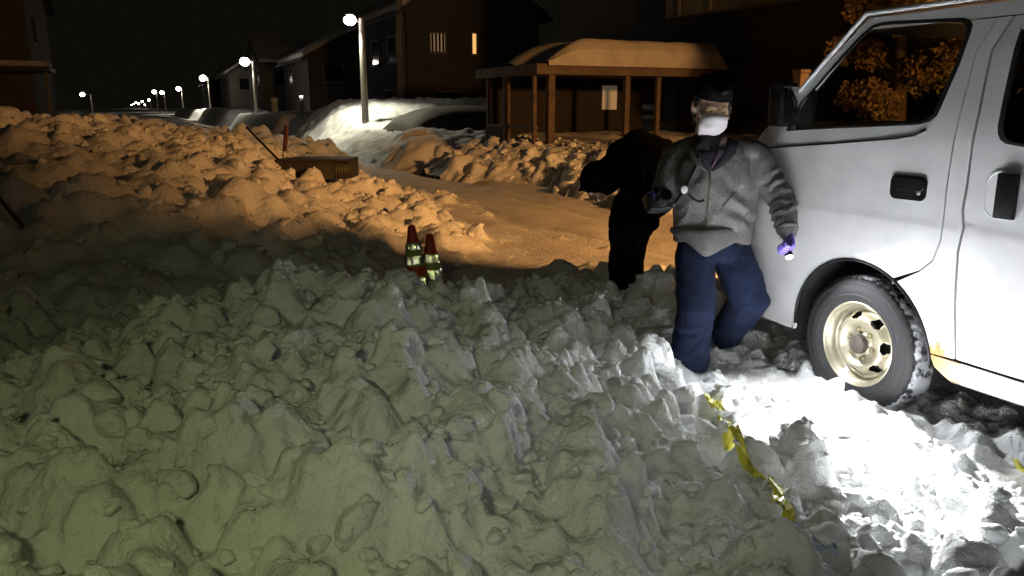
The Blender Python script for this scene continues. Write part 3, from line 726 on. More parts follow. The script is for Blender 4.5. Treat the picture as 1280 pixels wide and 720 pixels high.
def cone(label, px, pytip, d, tilt, h, bands, meshb):
    tip = CAM + ray(px, pytip)*d
    root = empty('traffic_cone', (tip[0]-tilt[0]*h, tip[1]-tilt[1]*h, tip[2]-h), label, 'traffic cone', 'traffic cones in the dip behind the bank')
    root.rotation_euler = (-tilt[1], tilt[0], 0)
    rad = lambda z: .024+(.135-.024)*(1-z/h)
    def add(name, V, Fc, m, smooth=True, parent=root, auto=None):
        o = pyobj(name, V, Fc, m, None, smooth, auto); o.parent = parent; return o
    V, Fc = lathe([(0,.03),(.14,.03),(.142,.045),(.136,.05)]+[(rad(z), z) for z in np.linspace(.06, h-.012, 10)]+[(.02,h-.002),(.012,h),(.011,h-.03)], 32)
    add('cone_body', V, Fc, CONE, auto=40)
    bm = bmesh.new(); box(bm, -.18,.18,-.18,.18,0,.032,.012); o = obj('base', bm, CONE, None, auto=40); o.parent = root
    sl = None
    for a, b in meshb:
        V, Fc = lathe([(rad(h*a)+.003,h*a),(rad(h*b)+.003,h*b)], 32); sl = add('mesh_sleeve', V, Fc, MESHB)
    for k, (a, b) in enumerate(bands):
        V, Fc = retro_band(rad(h*a)+.007, rad(h*b)+.007, h*a, h*b, k+px*.1, k); add('reflective_band', V, Fc, RETRO, False)
cone('taller red traffic cone with three reflective bands, left of the pair', 514, 281, 5.6, (-.07,.0), .66, [(.32,.46),(.59,.68),(.745,.81)], [(.30,.47),(.57,.82)])
cone('shorter red traffic cone leaning behind the snow, right of the pair', 537, 292, 5.75, (-.03,.02), .64, [(.25,.37),(.50,.61),(.68,.77)], [(.22,.38),(.48,.78)])

# ---------------------------------------------------------------- van
VX = 3.10; VW = 1.70; XC = VX+VW/2; HALF = VW/2; ZR = 1.87
def vf(z):
    z = np.asarray(z, float)
    lo = .05*np.clip((.93-z)/.65, 0, 2)**1.6
    sh = .006*sstep(.925, .975, z)
    up_ = .012*np.clip((z-.97)/.35, 0, 1)
    gh = .115*np.clip((z-1.30)/.55, 0, 1.2)**1.15
    return lo+sh+up_+gh
def vg(y): return .30*np.clip((np.asarray(y, float)-3.42)/.55, 0, 1.4)**2.2
def sx(y, z): return VX + float(vf(z)) + float(vg(y))
def sp(px, py):
    """photo pixel -> (y, z) on the van's curved side"""
    x = VX
    for _ in range(12):
        p = onx(px, py, x); x = sx(p[1], p[2])
    return (float(p[1]), float(p[2]))
def inpoly(p, poly):
    c = False; n = len(poly); j = n-1
    for i in range(n):
        if ((poly[i][1] > p[1]) != (poly[j][1] > p[1])) and p[0] < (poly[j][0]-poly[i][0])*(p[1]-poly[i][1])/(poly[j][1]-poly[i][1])+poly[i][0]: c = not c
        j = i
    return c
def dens(poly, d=.05):
    o = []
    for a, b in zip(poly, poly[1:]+poly[:1]):
        n = max(1, int(math.hypot(b[0]-a[0], b[1]-a[1])/d))
        o += [(a[0]+(b[0]-a[0])*k/n, a[1]+(b[1]-a[1])*k/n) for k in range(n)]
    return o
def chaikin(p, it=2, closed=True):
    for _ in range(it):
        q = []
        for a, b in zip(p, p[1:]+p[:1]): q += [(a[0]*.75+b[0]*.25, a[1]*.75+b[1]*.25), (a[0]*.25+b[0]*.75, a[1]*.25+b[1]*.75)]
        p = q
    return p
def panel2d(poly, holes=(), step=.045):
    polys = [dens(poly, step)]+[dens(h, step) for h in holes]
    pts = []; edges = []
    for q in polys:
        b = len(pts); pts += q; edges += [(b+k, b+(k+1) % len(q)) for k in range(len(q))]
    ys_ = [p[0] for p in poly]; zs_ = [p[1] for p in poly]
    zz = sorted(set(list(np.arange(min(zs_), max(zs_), step)) + [.93, .945, .96, .975]))
    for y in np.arange(min(ys_), max(ys_), step):
        for z in zz:
            if inpoly((y, z), poly) and not any(inpoly((y, z), h) for h in holes): pts.append((float(y), float(z)))
    r = delaunay_2d_cdt([Vector(p) for p in pts], edges, [], 0, 1e-5)
    V = [(v[0], v[1]) for v in r[0]]; T = []
    for f in r[2]:
        c = (sum(V[i][0] for i in f)/3, sum(V[i][1] for i in f)/3)
        if inpoly(c, poly) and not any(inpoly(c, h) for h in holes):
            a, b, d = [V[i] for i in f]
            if abs((b[0]-a[0])*(d[1]-a[1])-(d[0]-a[0])*(b[1]-a[1])) > 1e-8: T.append(tuple(f))
    return V, T
def panel(name, poly, m, parent, holes=(), inset=0.0, thick=.012, both=True, step=.045, bulge=None, mirror_name=None, label=None):
    V, T = panel2d(poly, holes, step); res = []
    for s in ((0, 1) if both else (0,)):
        W = []
        for y, z in V:
            x = sx(y, z)+inset+(bulge(y, z) if bulge else 0); W.append((x if s == 0 else 2*XC-x, y, z))
        me_f = [t if s == 0 else t[::-1] for t in T]
        o = pyobj(name, W, me_f, m, parent if s == 0 or not isinstance(parent, tuple) else parent[1], True)
        bm = bmesh.new(); bm.from_mesh(o.data); bmesh.ops.remove_doubles(bm, verts=bm.verts, dist=1e-5)
        bm.normal_update()
        av = sum((f.normal.x for f in bm.faces))
        if (av > 0) == (s == 0): bmesh.ops.reverse_faces(bm, faces=bm.faces)
        bm.to_mesh(o.data); bm.free(); o.data.polygons.foreach_set('use_smooth', [True]*len(o.data.polygons))
        if thick:
            bm = bmesh.new(); bm.from_mesh(o.data); tk = thick if s == 0 else -thick
            for e in [e for e in bm.edges if e.is_boundary]:
                a, b = e.verts; c, d = (b, a) if e.link_loops[0].vert == a else (a, b)
                q = [bm.verts.new(c.co), bm.verts.new(d.co), bm.verts.new(d.co+Vector((tk,0,0))), bm.verts.new(c.co+Vector((tk,0,0)))]
                bm.faces.new(q).smooth = False
            bm.to_mesh(o.data); bm.free()
        res.append(o)
    return res
def paint_mat():
    """white paint, slightly dirty low down, rust stains with their own shape near the sill behind the front wheel"""
    m = bpy.data.materials.new('white_van_paint'); m.use_nodes = True
    n = m.node_tree.nodes; l = m.node_tree.links; p = n['Principled BSDF']
    p.inputs['Roughness'].default_value = .32; p.inputs['Coat Weight'].default_value = .3; p.inputs['Coat Roughness'].default_value = .15
    g = n.new('ShaderNodeNewGeometry').outputs['Position']
    t = n.new('ShaderNodeTexNoise'); t.inputs['Scale'].default_value = 5; t.inputs['Detail'].default_value = 7; l.new(g, t.inputs['Vector'])
    r = n.new('ShaderNodeValToRGB'); r.color_ramp.elements[0].position = .3; r.color_ramp.elements[0].color = (.64, .64, .65, 1); r.color_ramp.elements[1].position = .6; r.color_ramp.elements[1].color = (.74, .74, .75, 1)
    l.new(t.outputs['Fac'], r.inputs['Fac'])
    # rust: distance from a short line along the sill, broken by noise
    sp_ = n.new('ShaderNodeSeparateXYZ'); l.new(g, sp_.inputs[0])
    def mth(op, a, b=None):
        q = n.new('ShaderNodeMath'); q.operation = op
        for i, v in enumerate((a, b)):
            if v is None: continue
            if isinstance(v, (int, float)): q.inputs[i].default_value = v
            else: l.new(v, q.inputs[i])
        return q.outputs[0]
    dy = mth('MULTIPLY', mth('SUBTRACT', sp_.outputs[1], 2.335), 7.5)
    dz = mth('MULTIPLY', mth('SUBTRACT', mth('ADD', sp_.outputs[2], mth('MULTIPLY', mth('SUBTRACT', 2.335, sp_.outputs[1]), .12)), .30), 9.5)
    d = mth('SQRT', mth('ADD', mth('MULTIPLY', dy, dy), mth('MULTIPLY', dz, dz)))
    t2 = n.new('ShaderNodeTexNoise'); t2.inputs['Scale'].default_value = 16; t2.inputs['Detail'].default_value = 8; t2.inputs['Roughness'].default_value = .7; l.new(g, t2.inputs['Vector'])
    v = mth('SUBTRACT', mth('ADD', 1.05, mth('MULTIPLY', mth('SUBTRACT', t2.outputs['Fac'], .5), 2.6)), d)
    rr = n.new('ShaderNodeValToRGB'); e = rr.color_ramp.elements
    e[0].position = .0; e[0].color = (0, 0, 0, 1); e[1].position = .18; e[1].color = (1, 1, 1, 1); l.new(v, rr.inputs['Fac'])
    rc = n.new('ShaderNodeValToRGB'); e = rc.color_ramp.elements
    e[0].position = .38; e[0].color = (.44, .27, .03, 1); e[1].position = .68; e[1].color = (.24, .09, .02, 1); l.new(t2.outputs['Fac'], rc.inputs['Fac'])
    mx = n.new('ShaderNodeMixRGB'); l.new(rr.outputs['Color'], mx.inputs[0]); l.new(r.outputs['Color'], mx.inputs[1]); l.new(rc.outputs['Color'], mx.inputs[2])
    l.new(mx.outputs[0], p.inputs['Base Color'])
    return m
PAINT = paint_mat(); BLACKP = mat('black_plastic', (.008, .008, .009), .42, spec=.3, coord='obj', bump=.15, bscale=60); RUB = mat('rubber_seal', (.01, .01, .01), .6)
VGL = glass('van_glass', (.62, .64, .62)); INT = mat('grey_interior', (.05, .05, .052), .8); UND = mat('underbody_black', (.008, .008, .008), .9)
van = empty('van', (XC, 1.5, 0), 'white cargo van with rust behind the front wheel, parked beside the snow', 'van')
HUB = (2.79, .29)
arch = [(HUB[0]+.415*math.cos(a), HUB[1]+.43*math.sin(a)) for a in np.linspace(math.pi*1.02, -.02*math.pi, 30)]   # front (y+) is a=0
arch_f = arch[::-1]     # starts at front
front_edge = [(3.80,.26),(3.86,.5),(3.84,.85),(3.74,1.1),(3.55,1.3),(3.40,1.42),(2.98,ZR)]
win = [sp(*q) for q in [(983,163),(1000,128),(1020,107),(1053,68),(1077,43),(1092,31),(1104,27.5),(1120,26),(1165,24),(1205,22),(1213,25),(1216,31),(1214,40),(1200,80),(1177,133),(1171,145),(1162,152),(1148,156),(1060,160)]]
seam = [sp(*q) for q in [(1220,63),(1197,153),(1182,240),(1178,280),(1175,300),(1165,325),(1148,338),(1114,353)]]
sl = [sp(*q) for q in [(1238,63),(1222,143),(1207,233),(1202,262),(1203,285),(1196,314),(1192,386),(1193,440)]]
SEAMZ = sp(1151, 437)[1]; SILL = sp(1198, 480)[1]
def off(poly, dy): return [(y+dy, z) for y, z in poly]
topd = 1.80
seam_top = (seam[0][0]-.055, topd); sl_top = (sl[0][0]-.055, topd)
G = .0055
# front door
ang = lambda p: math.atan2(p[1]-HUB[1], p[0]-HUB[0])
a_end = ang(seam[-1]); a_st = math.acos((3.33-HUB[0])/.55)
arc = [(HUB[0]+.418*math.cos(a), HUB[1]+.433*math.sin(a)) for a in np.linspace(a_end, -.03, 20)]
door_poly = [seam_top]+seam[:-1]+arc+[(3.22,.26),(3.54,.27),(3.58,.5),(3.57,.85),(3.50,1.1),(3.40,1.30),(3.285,1.42),(2.975,topd)]
fd = panel('front_door', door_poly, PAINT, van, [win])
sw = chaikin(off([(sl[1][0]-.115,1.30),(sl[0][0]-.10,1.66),(sl[0][0]-.14,1.73),(1.02,1.73),(.97,1.66),(.97,1.32),(1.02,1.27),(sl[1][0]-.16,1.27)], 0), 2)
w2 = [sp(*q) for q in [(1278,28),(1267,63),(1247,157),(1247,167),(1250,175),(1257,180),(1279,184)]]
sw = [(w2[0][0]+.005, 1.745)]+w2[0:]+[(1.05,w2[-1][1]-.0),(1.0,w2[-1][1]+.05),(1.0,1.70),(1.05,1.745)]
slid_poly = [(y-G*2, z) for y, z in [sl_top]+sl]+[(sl[-1][0]-.01,SEAMZ+G),(.86,SEAMZ+G),(.86,topd)]
sdr = panel('sliding_door', slid_poly, PAINT, van, [sw])
# pillar between the doors, running down behind the wheel arch
arc2 = [(HUB[0]+.415*math.cos(a), HUB[1]+.43*math.sin(a)) for a in np.linspace(math.pi*1.03, a_end+.012, 14)]
pil = [(y, z) for y, z in [sl_top]+sl]+[(sl[-1][0],SEAMZ+.004)]+[(2.372,SEAMZ-.003)]+arc2[1:]+[(y-G, z-G) for y, z in seam[::-1]]+[(seam_top[0]-G, topd)]
panel('pillar', pil, PAINT, van)
panel('sill', [(2.372,SEAMZ-G-.004),(2.35,SEAMZ-.06),(2.31,SILL+.02),(2.27,SILL),(.28,SILL),(.28,SEAMZ-G)], PAINT, van)
fen = [(3.80,.26),(3.86,.5),(3.84,.85),(3.74,1.1),(3.55,1.3),(3.40,1.42),(2.98,ZR-.01),(.86-G,ZR-.01),(.86-G,topd+G),(2.981,topd+G),(3.294,1.426),(3.408,1.30),(3.507,1.1),(3.577,.85),(3.587,.5),(3.547,.26)]
panel('front_wing', fen, PAINT, van)
RH = (.375, .29)
rarch = [(RH[0]+.40*math.cos(a), RH[1]+.42*math.sin(a)) for a in np.linspace(-.03, math.pi+.03, 24)]
rq = [(.86-G*2,ZR-.01),(.86-G*2,SEAMZ+G),(.80,SEAMZ+G)]+rarch+[(-.05,.27),(-.88,.27),(-.92,.9),(-.90,1.3),(-.80,ZR-.01)]
panel('rear_quarter', rq, PAINT, van, [[(.70,1.30),(.72,1.74),(-.62,1.74),(-.70,1.32)]], step=.07)
# dark inner shell that shows in the gaps
shell_poly = [(3.75,.27),(3.8,.5),(3.78,.85),(3.68,1.1),(3.50,1.3),(3.35,1.42),(2.97,ZR-.02),(-.78,ZR-.02),(-.88,1.3),(-.9,.9),(-.86,.28),(-.04,.28)]+rarch[::-1]+[(.80,.29),(2.36,.29)]+[(HUB[0]+.425*math.cos(a), HUB[1]+.44*math.sin(a)) for a in np.linspace(math.pi*1.0, 0, 20)]+[(3.24,.27)]
def grow(poly, k):
    cx = sum(p[0] for p in poly)/len(poly); cy = sum(p[1] for p in poly)/len(poly)
    return [(cx+(p[0]-cx)*(1+k), cy+(p[1]-cy)*(1+k)) for p in poly]
panel('inner_shell', shell_poly, UND, van, [grow(win, .03), grow(sw, .03), [(.70,1.30),(.72,1.74),(-.62,1.74),(-.70,1.32)]], inset=.030, thick=.006, step=.07)
# glass with rubber seals
def ring(name, poly, w, parent, inset):
    inner = grow(poly, -w); V = []; n = len(poly)
    for s in (0, 1):
        V = [((sx(y,z)+inset) if s == 0 else 2*XC-(sx(y,z)+inset), y, z) for y, z in poly]+[((sx(y,z)+inset) if s == 0 else 2*XC-(sx(y,z)+inset), y, z) for y, z in inner]
        Fc = [(k, (k+1) % n, n+(k+1) % n, n+k) for k in range(n)]
        o = pyobj(name, V, Fc, RUB, parent[s], False); sd = o.modifiers.new('t', 'SOLIDIFY'); sd.thickness = .008; sd.offset = 0
ring('window_seal', dens(win, .05), .055, fd, .004); ring('window_seal', dens(sw, .05), .04, sdr, .004)
V_ = panel('window_glass', grow(win, -.01), VGL, van, inset=.014, thick=0); V_ = None
panel('window_glass', grow(sw, -.01), glass('privacy_glass', (.10, .105, .11)), van, inset=.014, thick=0, step=.08)
panel('window_glass', [(.70,1.30),(.72,1.74),(-.62,1.74),(-.70,1.32)], glass('privacy_glass_rear', (.10, .105, .11)), van, inset=.016, thick=0, step=.1)
# belt moulding below the front window
bl = [sp(*q) for q in [(963,184.5),(1050,178.5),(1120,173),(1143,169.5),(1158,162)]]
bm = bmesh.new(); tube(bm, [(sx(y,z)-.003, y, z) for y, z in bl], [(.005,.005)]*len(bl), 6); obj('belt_line', bm, RUB, fd[0], True)
# nose, windscreen, roof, tail
prof = [(.26,.17,.0),(.34,.2,.01),(.5,.2,0),(.60,.19,0),(.85,.17,0),(1.1,.14,0),(1.3,.11,0),(1.42,.10,0)]
def edge_y(z):
    zs_ = [p[1] for p in front_edge]; ys_ = [p[0] for p in front_edge]; return float(np.interp(z, zs_, ys_))
def nose_strip(name, z0, z1, n, m, rr, inset=0.0, smooth=True, u0=-1, u1=1, push=0):
    V = []; Fc = []; us = np.linspace(u0, u1, 33)
    for i in range(n+1):
        z = z0+(z1-z0)*i/n; ye = edge_y(z); r = float(np.interp(z, rr[0], rr[1]))
        for u_ in us:
            y = ye + r*(1-abs(u_)**2.4) - inset; w_ = HALF-float(vf(z))-float(vg(ye))
            V.append((XC+u_*w_, y+push, z))
    k = len(us)
    for i in range(n):
        for j in range(k-1): Fc.append((i*k+j, i*k+j+1, (i+1)*k+j+1, (i+1)*k+j))
    return pyobj(name, V, Fc, m, van, smooth)
RRs = ([.26,.5,.85,1.1,1.3,1.42,1.87], [.20,.22,.20,.18,.15,.13,.10])
nose_strip('front_bumper', .26, .56, 6, BLACKP, RRs, push=.03)
nose_strip('nose', .565, 1.36, 14, PAINT, RRs)
nose_strip('windscreen', 1.365, 1.80, 6, VGL, RRs)
nose_strip('windscreen_header', 1.805, ZR, 2, PAINT, RRs)
nose_strip('grille', .66, .80, 3, BLACKP, RRs, u0=-.55, u1=.55, push=.012)
LENS = mat('headlamp_glass', (.5, .52, .52), .15, .2)
nose_strip('headlamp', .64, .88, 4, LENS, RRs, u0=-.93, u1=-.60, push=.010); nose_strip('headlamp', .64, .88, 4, LENS, RRs, u0=.60, u1=.93, push=.010)
V = []; Fc = []; yy = np.r_[np.linspace(2.98, 2.5, 6), np.linspace(2.3, -.80, 16)]; us = np.linspace(-1, 1, 25)
for y in yy:
    for u_ in us:
        w_ = HALF-float(vf(ZR)); V.append((XC+u_*w_, y+(.10*(1-abs(u_)**2.4) if y == yy[0] else 0), ZR+.085*(1-abs(u_)**3.2)*sstep(3.05, 2.3, y)))
k = len(us)
for i in range(len(yy)-1):
    for j in range(k-1): Fc.append((i*k+j, i*k+j+1, (i+1)*k+j+1, (i+1)*k+j))
roof = pyobj('roof', V, Fc, PAINT, van)
for s in (0, 1):
    q = [(3.38,1.42),(3.18,1.645),(2.98,ZR),(2.5,ZR+.006),(1,ZR+.006),(-.8,ZR)]
    pts = [((sx(y,z)-.008) if s == 0 else 2*XC-sx(y,z)+.008, y+.012, z+.012) for y, z in q]
    bm = bmesh.new(); tube(bm, pts, [(.008,.008)]+[(.013,.013)]*(len(q)-1), 8); obj('rain_gutter', bm, PAINT, roof, True)
V = []; Fc = []; zz = np.linspace(.27, ZR, 10); us = np.linspace(-1, 1, 17)
for z in zz:
    ye = float(np.interp(z, [.27,.9,1.3,ZR], [-.88,-.92,-.90,-.80]))
    for u_ in us: V.append((XC+u_*(HALF-float(vf(z))), ye-.06*(1-abs(u_)**3), z))
for i in range(len(zz)-1):
    for j in range(16): Fc.append((i*17+j, (i+1)*17+j, (i+1)*17+j+1, i*17+j+1))
tg = pyobj('tailgate', V, Fc, PAINT, van)
bm = bmesh.new(); box(bm, XC-.62, XC+.62, -.985, -.955, 1.2, 1.7, .02); obj('rear_window', bm, DARKGL, tg)
for s in (-1, 1):
    bm = bmesh.new(); box(bm, XC+s*.74-.06, XC+s*.74+.06, -.965, -.93, .75, 1.15, .015); obj('tail_lamp', bm, mat('tail_lamp_red', (.3,.01,.01), .2), tg)
# floor, wheel housings, cabin
bm = bmesh.new(); box(bm, VX+.10, VX+VW-.10, -.80, 2.30, .24, .36); box(bm, VX+.45, VX+VW-.45, 2.305, 3.60, .24, .36); box(bm, VX+.16, VX+VW-.16, 3.30, 3.75, .245, .40); obj('underbody', bm, UND, van)
for hy, rr_ in ((HUB[0], .44), (RH[0], .425)):
    for s in (0, 1):
        M_ = Matrix.Translation((VX+.045 if s == 0 else VX+VW-.045, hy, .29)) @ Matrix.Rotation(math.pi/2 if s == 0 else -math.pi/2, 4, 'Y')
        V, Fc = lathe([(rr_, 0.0), (rr_, .36), (.1, .37)], 28, M_, 0, 2*math.pi); V = [v for v in V]
        keep = [f for f in Fc if sum(V[i].z for i in f)/4 > .22]; o = pyobj('wheel_housing', V, keep, UND, van, False)
        # dark lip of the arch
        pts = [(sx(hy+rr_*.955*math.cos(a), .29+.425*math.sin(a))+.004, hy+(rr_-.02)*math.cos(a), .29+(rr_-.012)*math.sin(a)) for a in np.linspace(.02, math.pi-.02, 26)]
        if s: pts = [(2*XC-x, y, z) for x, y, z in pts]
        bm = bmesh.new(); tube(bm, pts, [(.013, .008)]*26, 8); obj('arch_lip', bm, BLACKP, van, True)
bm = bmesh.new(); box(bm, VX+.16, VX+VW-.16, 2.95, 3.34, 1.0, 1.28, .05); obj('dashboard', bm, INT, van, auto=40)
bm = bmesh.new(); box(bm, VX+.08, VX+VW-.08, 2.0, 2.04, .5, 1.28); obj('bulkhead', bm, INT, van)
for s in (0, 1):
    cx = VX+.42 if s == 0 else VX+VW-.42
    bm = bmesh.new(); box(bm, cx-.24, cx+.24, 2.22, 2.70, .62, .86, .05); st = obj('seat', bm, INT, van, auto=40)
    bm = bmesh.new(); box(bm, cx-.24, cx+.24, 2.08, 2.22, .87, 1.34, .05); obj('seat_back', bm, INT, st, auto=40)
    bm = bmesh.new(); box(bm, cx-.12, cx+.12, 2.10, 2.20, 1.35, 1.5, .04); obj('headrest', bm, INT, st, auto=40)
bm = bmesh.new(); c = np.array([VX+VW-.42, 2.82, 1.42]); n1 = nrm([0, -.75, .66]); a1 = np.array([1, 0, 0]); a2 = np.cross(n1, a1)
WHT = mat('worn_steering_wheel', (.22, .22, .21), .5)
bm = bmesh.new()
for k in range(28):
    p0 = c+.19*(a1*math.cos(k*math.pi/14)+a2*math.sin(k*math.pi/14)); p1 = c+.19*(a1*math.cos((k+1)*math.pi/14)+a2*math.sin((k+1)*math.pi/14)); tube(bm, [p0, p1], [.017, .017], 8, cap=False)
tube(bm, [c-a1*.19, c-n1*.04, c+a1*.19], [.014,.03,.014], 8); obj('steering_wheel', bm, WHT, van, True)
# wheels
def tyre_mat():
    m = bpy.data.materials.new('tyre_rubber'); m.use_nodes = True
    n = m.node_tree.nodes; l = m.node_tree.links; p = n['Principled BSDF']; p.inputs['Roughness'].default_value = .75
    tc = n.new('ShaderNodeTexCoord'); t = n.new('ShaderNodeTexNoise'); t.inputs['Scale'].default_value = 11; t.inputs['Detail'].default_value = 8; t.inputs['Roughness'].default_value = .7; l.new(tc.outputs['Object'], t.inputs['Vector'])
    at = n.new('ShaderNodeAttribute'); at.attribute_name = 'tread'
    mm = n.new('ShaderNodeMath'); mm.operation = 'MULTIPLY'; l.new(t.outputs['Fac'], mm.inputs[0]); l.new(at.outputs['Fac'], mm.inputs[1])
    r = n.new('ShaderNodeValToRGB'); e = r.color_ramp.elements; e[0].position = .50; e[0].color = (.010, .010, .011, 1); e[1].position = .60; e[1].color = (.62, .63, .66, 1)
    l.new(mm.outputs[0], r.inputs['Fac']); l.new(r.outputs['Color'], p.inputs['Base Color']); return m
TYRE = tyre_mat()
RIMM = mat('worn_gold_steel', (.50, .46, .34), .42, .7, var=.35, vscale=7, bump=.15, bscale=30, coord='obj'); NUT = mat('dull_nut', (.30, .25, .16), .5, .8, coord='obj', var=.4, vscale=20)
DSNOW = mat('hub_grime', (.07, .055, .045), .8, coord='obj', var=.5, vscale=18)
def wheel(y, left=True):
    RO = .345
    root = bpy.data.objects.new('wheel', None); col.objects.link(root); root.parent = van; root.matrix_parent_inverse = Matrix.Translation(-van.location)
    root.location = (VX+.055 if left else VX+VW-.055, y, .29); root.rotation_euler = (0, -math.pi/2 if left else math.pi/2, R(0))
    W = .19
    pf = [(.205,-.175),(.215,-.185),(.26,-.195),(.31,-.190),(.333,-.175),(RO-.006,-.160),(RO,-.14),(RO,-.10),(RO,-.06),(RO,-.02),(RO-.006,-.006),(.333,.008),(.318,.017),(.305,.0215),(.300,.0195),(.285,.0235),(.262,.0245),(.256,.0215),(.250,.0235),(.225,.012),(.208,.002)]
    n = 180; V, Fc = lathe(pf, n)
    V = [list(v) for v in V]
    for i, (r, h) in enumerate(pf):
        for k in range(n):
            if r >= RO-.007 and -.17 < h < .0:
                lug = ((k+(1 if i % 2 else 0)) % 3) < 2
                f = 1.0 if lug else 1-.018; V[i*n+k][0] *= f; V[i*n+k][1] *= f
            elif i == 11:
                f = 1.0 if (k % 4) < 2 else 1-.014; V[i*n+k][0] *= f; V[i*n+k][1] *= f
    t = pyobj('tyre', V, Fc, TYRE, None, True, 35); t.parent = root
    at = t.data.attributes.new('tread', 'FLOAT', 'POINT'); at.data.foreach_set('value', [float(1.12 if (pf[i][0] > .325 and pf[i][1] < .005) else .72) for i in range(len(pf)) for k in range(n)])
    # steel rim: lip, barrel, dished disc with oval holes
    pr = [(.215,-.012),(.217,.006),(.212,.012),(.205,.006),(.200,-.010),(.188,-.020),(.182,-.040),(.176,-.052),(.160,-.050),(.149,-.030),(.138,-.014),(.127,-.008),(.116,-.008),(.104,-.018),(.094,-.030),(.074,-.034),(.056,-.036),(.050,-.030),(.046,-.010),(.040,-.004),(.0,-.004)]
    n2 = 84; V, Fc = lathe(pr, n2)
    keep = []
    for f in Fc:
        i = f[0]//n2; k = f[0] % n2
        if (i == 9 and (k+2) % 12 in (3, 4, 5, 6, 7, 8)) or (i in (8, 10) and (k+2) % 12 in (4, 5, 6, 7)): continue
        keep.append(f)
    rm = pyobj('rim', V, keep, RIMM, None, True); rm.parent = root
    s = rm.modifiers.new('s', 'SUBSURF'); s.levels = 1; s.render_levels = 1
    sd = rm.modifiers.new('t', 'SOLIDIFY'); sd.thickness = .006; sd.offset = -1
    V, Fc = lathe([(.0,-.075),(.2,-.075)], 32); b = pyobj('brake_drum', V, Fc, UND, None, False); b.parent = root
    V, Fc = lathe([(.05,-.032),(.046,.006),(.038,.012),(.0,.012)], 24); b = pyobj('hub_cap', V, Fc, DSNOW, None, True, 40); b.parent = root
    for k in range(6):
        a = k*math.pi/3+.3; M_ = Matrix.Translation((.072*math.cos(a), .072*math.sin(a), -.034)); V, Fc = lathe([(.013,0),(.013,.018),(.009,.022),(0,.022)], 6, M_); b = pyobj('lug_nut', V, Fc, NUT, None, False); b.parent = root
wheel(HUB[0]); wheel(HUB[0], False); wheel(RH[0]); wheel(RH[0], False)
# handles
def rrect(px0, py0, px1, py1, k=.22):
    a = [sp(px0, py0), sp(px1, py0), sp(px1, py1), sp(px0, py1)]; y0_, y1_ = min(a[1][0], a[2][0]), max(a[0][0], a[3][0]); z0_, z1_ = (a[2][1]+a[3][1])/2, (a[0][1]+a[1][1])/2
    return y0_, y1_, z0_, z1_
def rounded(y0_, y1_, z0_, z1_, r, n=5):
    o = []
    for cy, cz, a0 in ((y1_-r, z1_-r, 0), (y0_+r, z1_-r, 90), (y0_+r, z0_+r, 180), (y1_-r, z0_+r, 270)):
        o += [(cy+r*math.cos(R(a0+90*k/n)), cz+r*math.sin(R(a0+90*k/n))) for k in range(n+1)]
    return o
y0_, y1_, z0_, z1_ = rrect(1116, 219, 1157, 250)
for s in (0, 1):
    def mx(x): return x if s == 0 else 2*XC-x
    q = rounded(y0_, y1_, z0_, z1_, .03); xs_ = sx((y0_+y1_)/2, (z0_+z1_)/2)
    bm = bmesh.new(); loft(bm, [[(mx(xs_-.008), y, z) for y, z in q], [(mx(xs_+.02), y, z) for y, z in q]]); bmesh.ops.bevel(bm, geom=[e for e in bm.edges if e.calc_length() < .04], offset=.001, segments=1, affect='EDGES'); bmesh.ops.recalc_face_normals(bm, faces=bm.faces)
    h = obj('door_handle', bm, BLACKP, fd[s])
    q = rounded(y0_+.012, y1_-.012, z0_+.045, z1_-.012, .018); bm = bmesh.new(); loft(bm, [[(mx(xs_-.014), y, z) for y, z in q], [(mx(xs_-.0082), y, z) for y, z in grow(q, .06)]]); bmesh.ops.recalc_face_normals(bm, faces=bm.faces); obj('handle_flap', bm, BLACKP, fd[s], auto=40)
    bm = bmesh.new(); ball(bm, (mx(xs_-.009), y0_+.035, z0_+.038), (.006, .012, .012), 12); obj('lock', bm, GREYM, fd[s], True)
ya, yb, za, zb_ = rrect(1236, 213, 1274, 276)
for s in (0, 1):
    xs_ = sx(2.05, 1.08)
    q = rounded(ya, yb, za, zb_, min(.06, (yb-ya)*.42)); V = []; n = len(q)
    rings = [[(xs_-.004, *p_) for p_ in q], [(xs_-.006, *p_) for p_ in grow(q, -.07)], [(xs_+.004, *p_) for p_ in grow(q, -.2)], [(xs_+.010, *p_) for p_ in grow(q, -.55)]]
    if s: rings = [[(2*XC-x, y, z) for x, y, z in r] for r in rings]
    bm = bmesh.new(); loft(bm, rings); bmesh.ops.recalc_face_normals(bm, faces=bm.faces); obj('handle_recess', bm, PAINT, sdr[s], auto=50)
    c0_, c1_, d0_, d1_ = rrect(1250, 216, 1270, 274); bm = bmesh.new(); a_, b_ = (xs_-.03, xs_-.004) if s == 0 else (2*XC-xs_+.004, 2*XC-xs_+.03); box(bm, a_, b_, c0_, c1_-.012, d0_, d1_, .008); obj('door_handle', bm, BLACKP, sdr[s], auto=40)
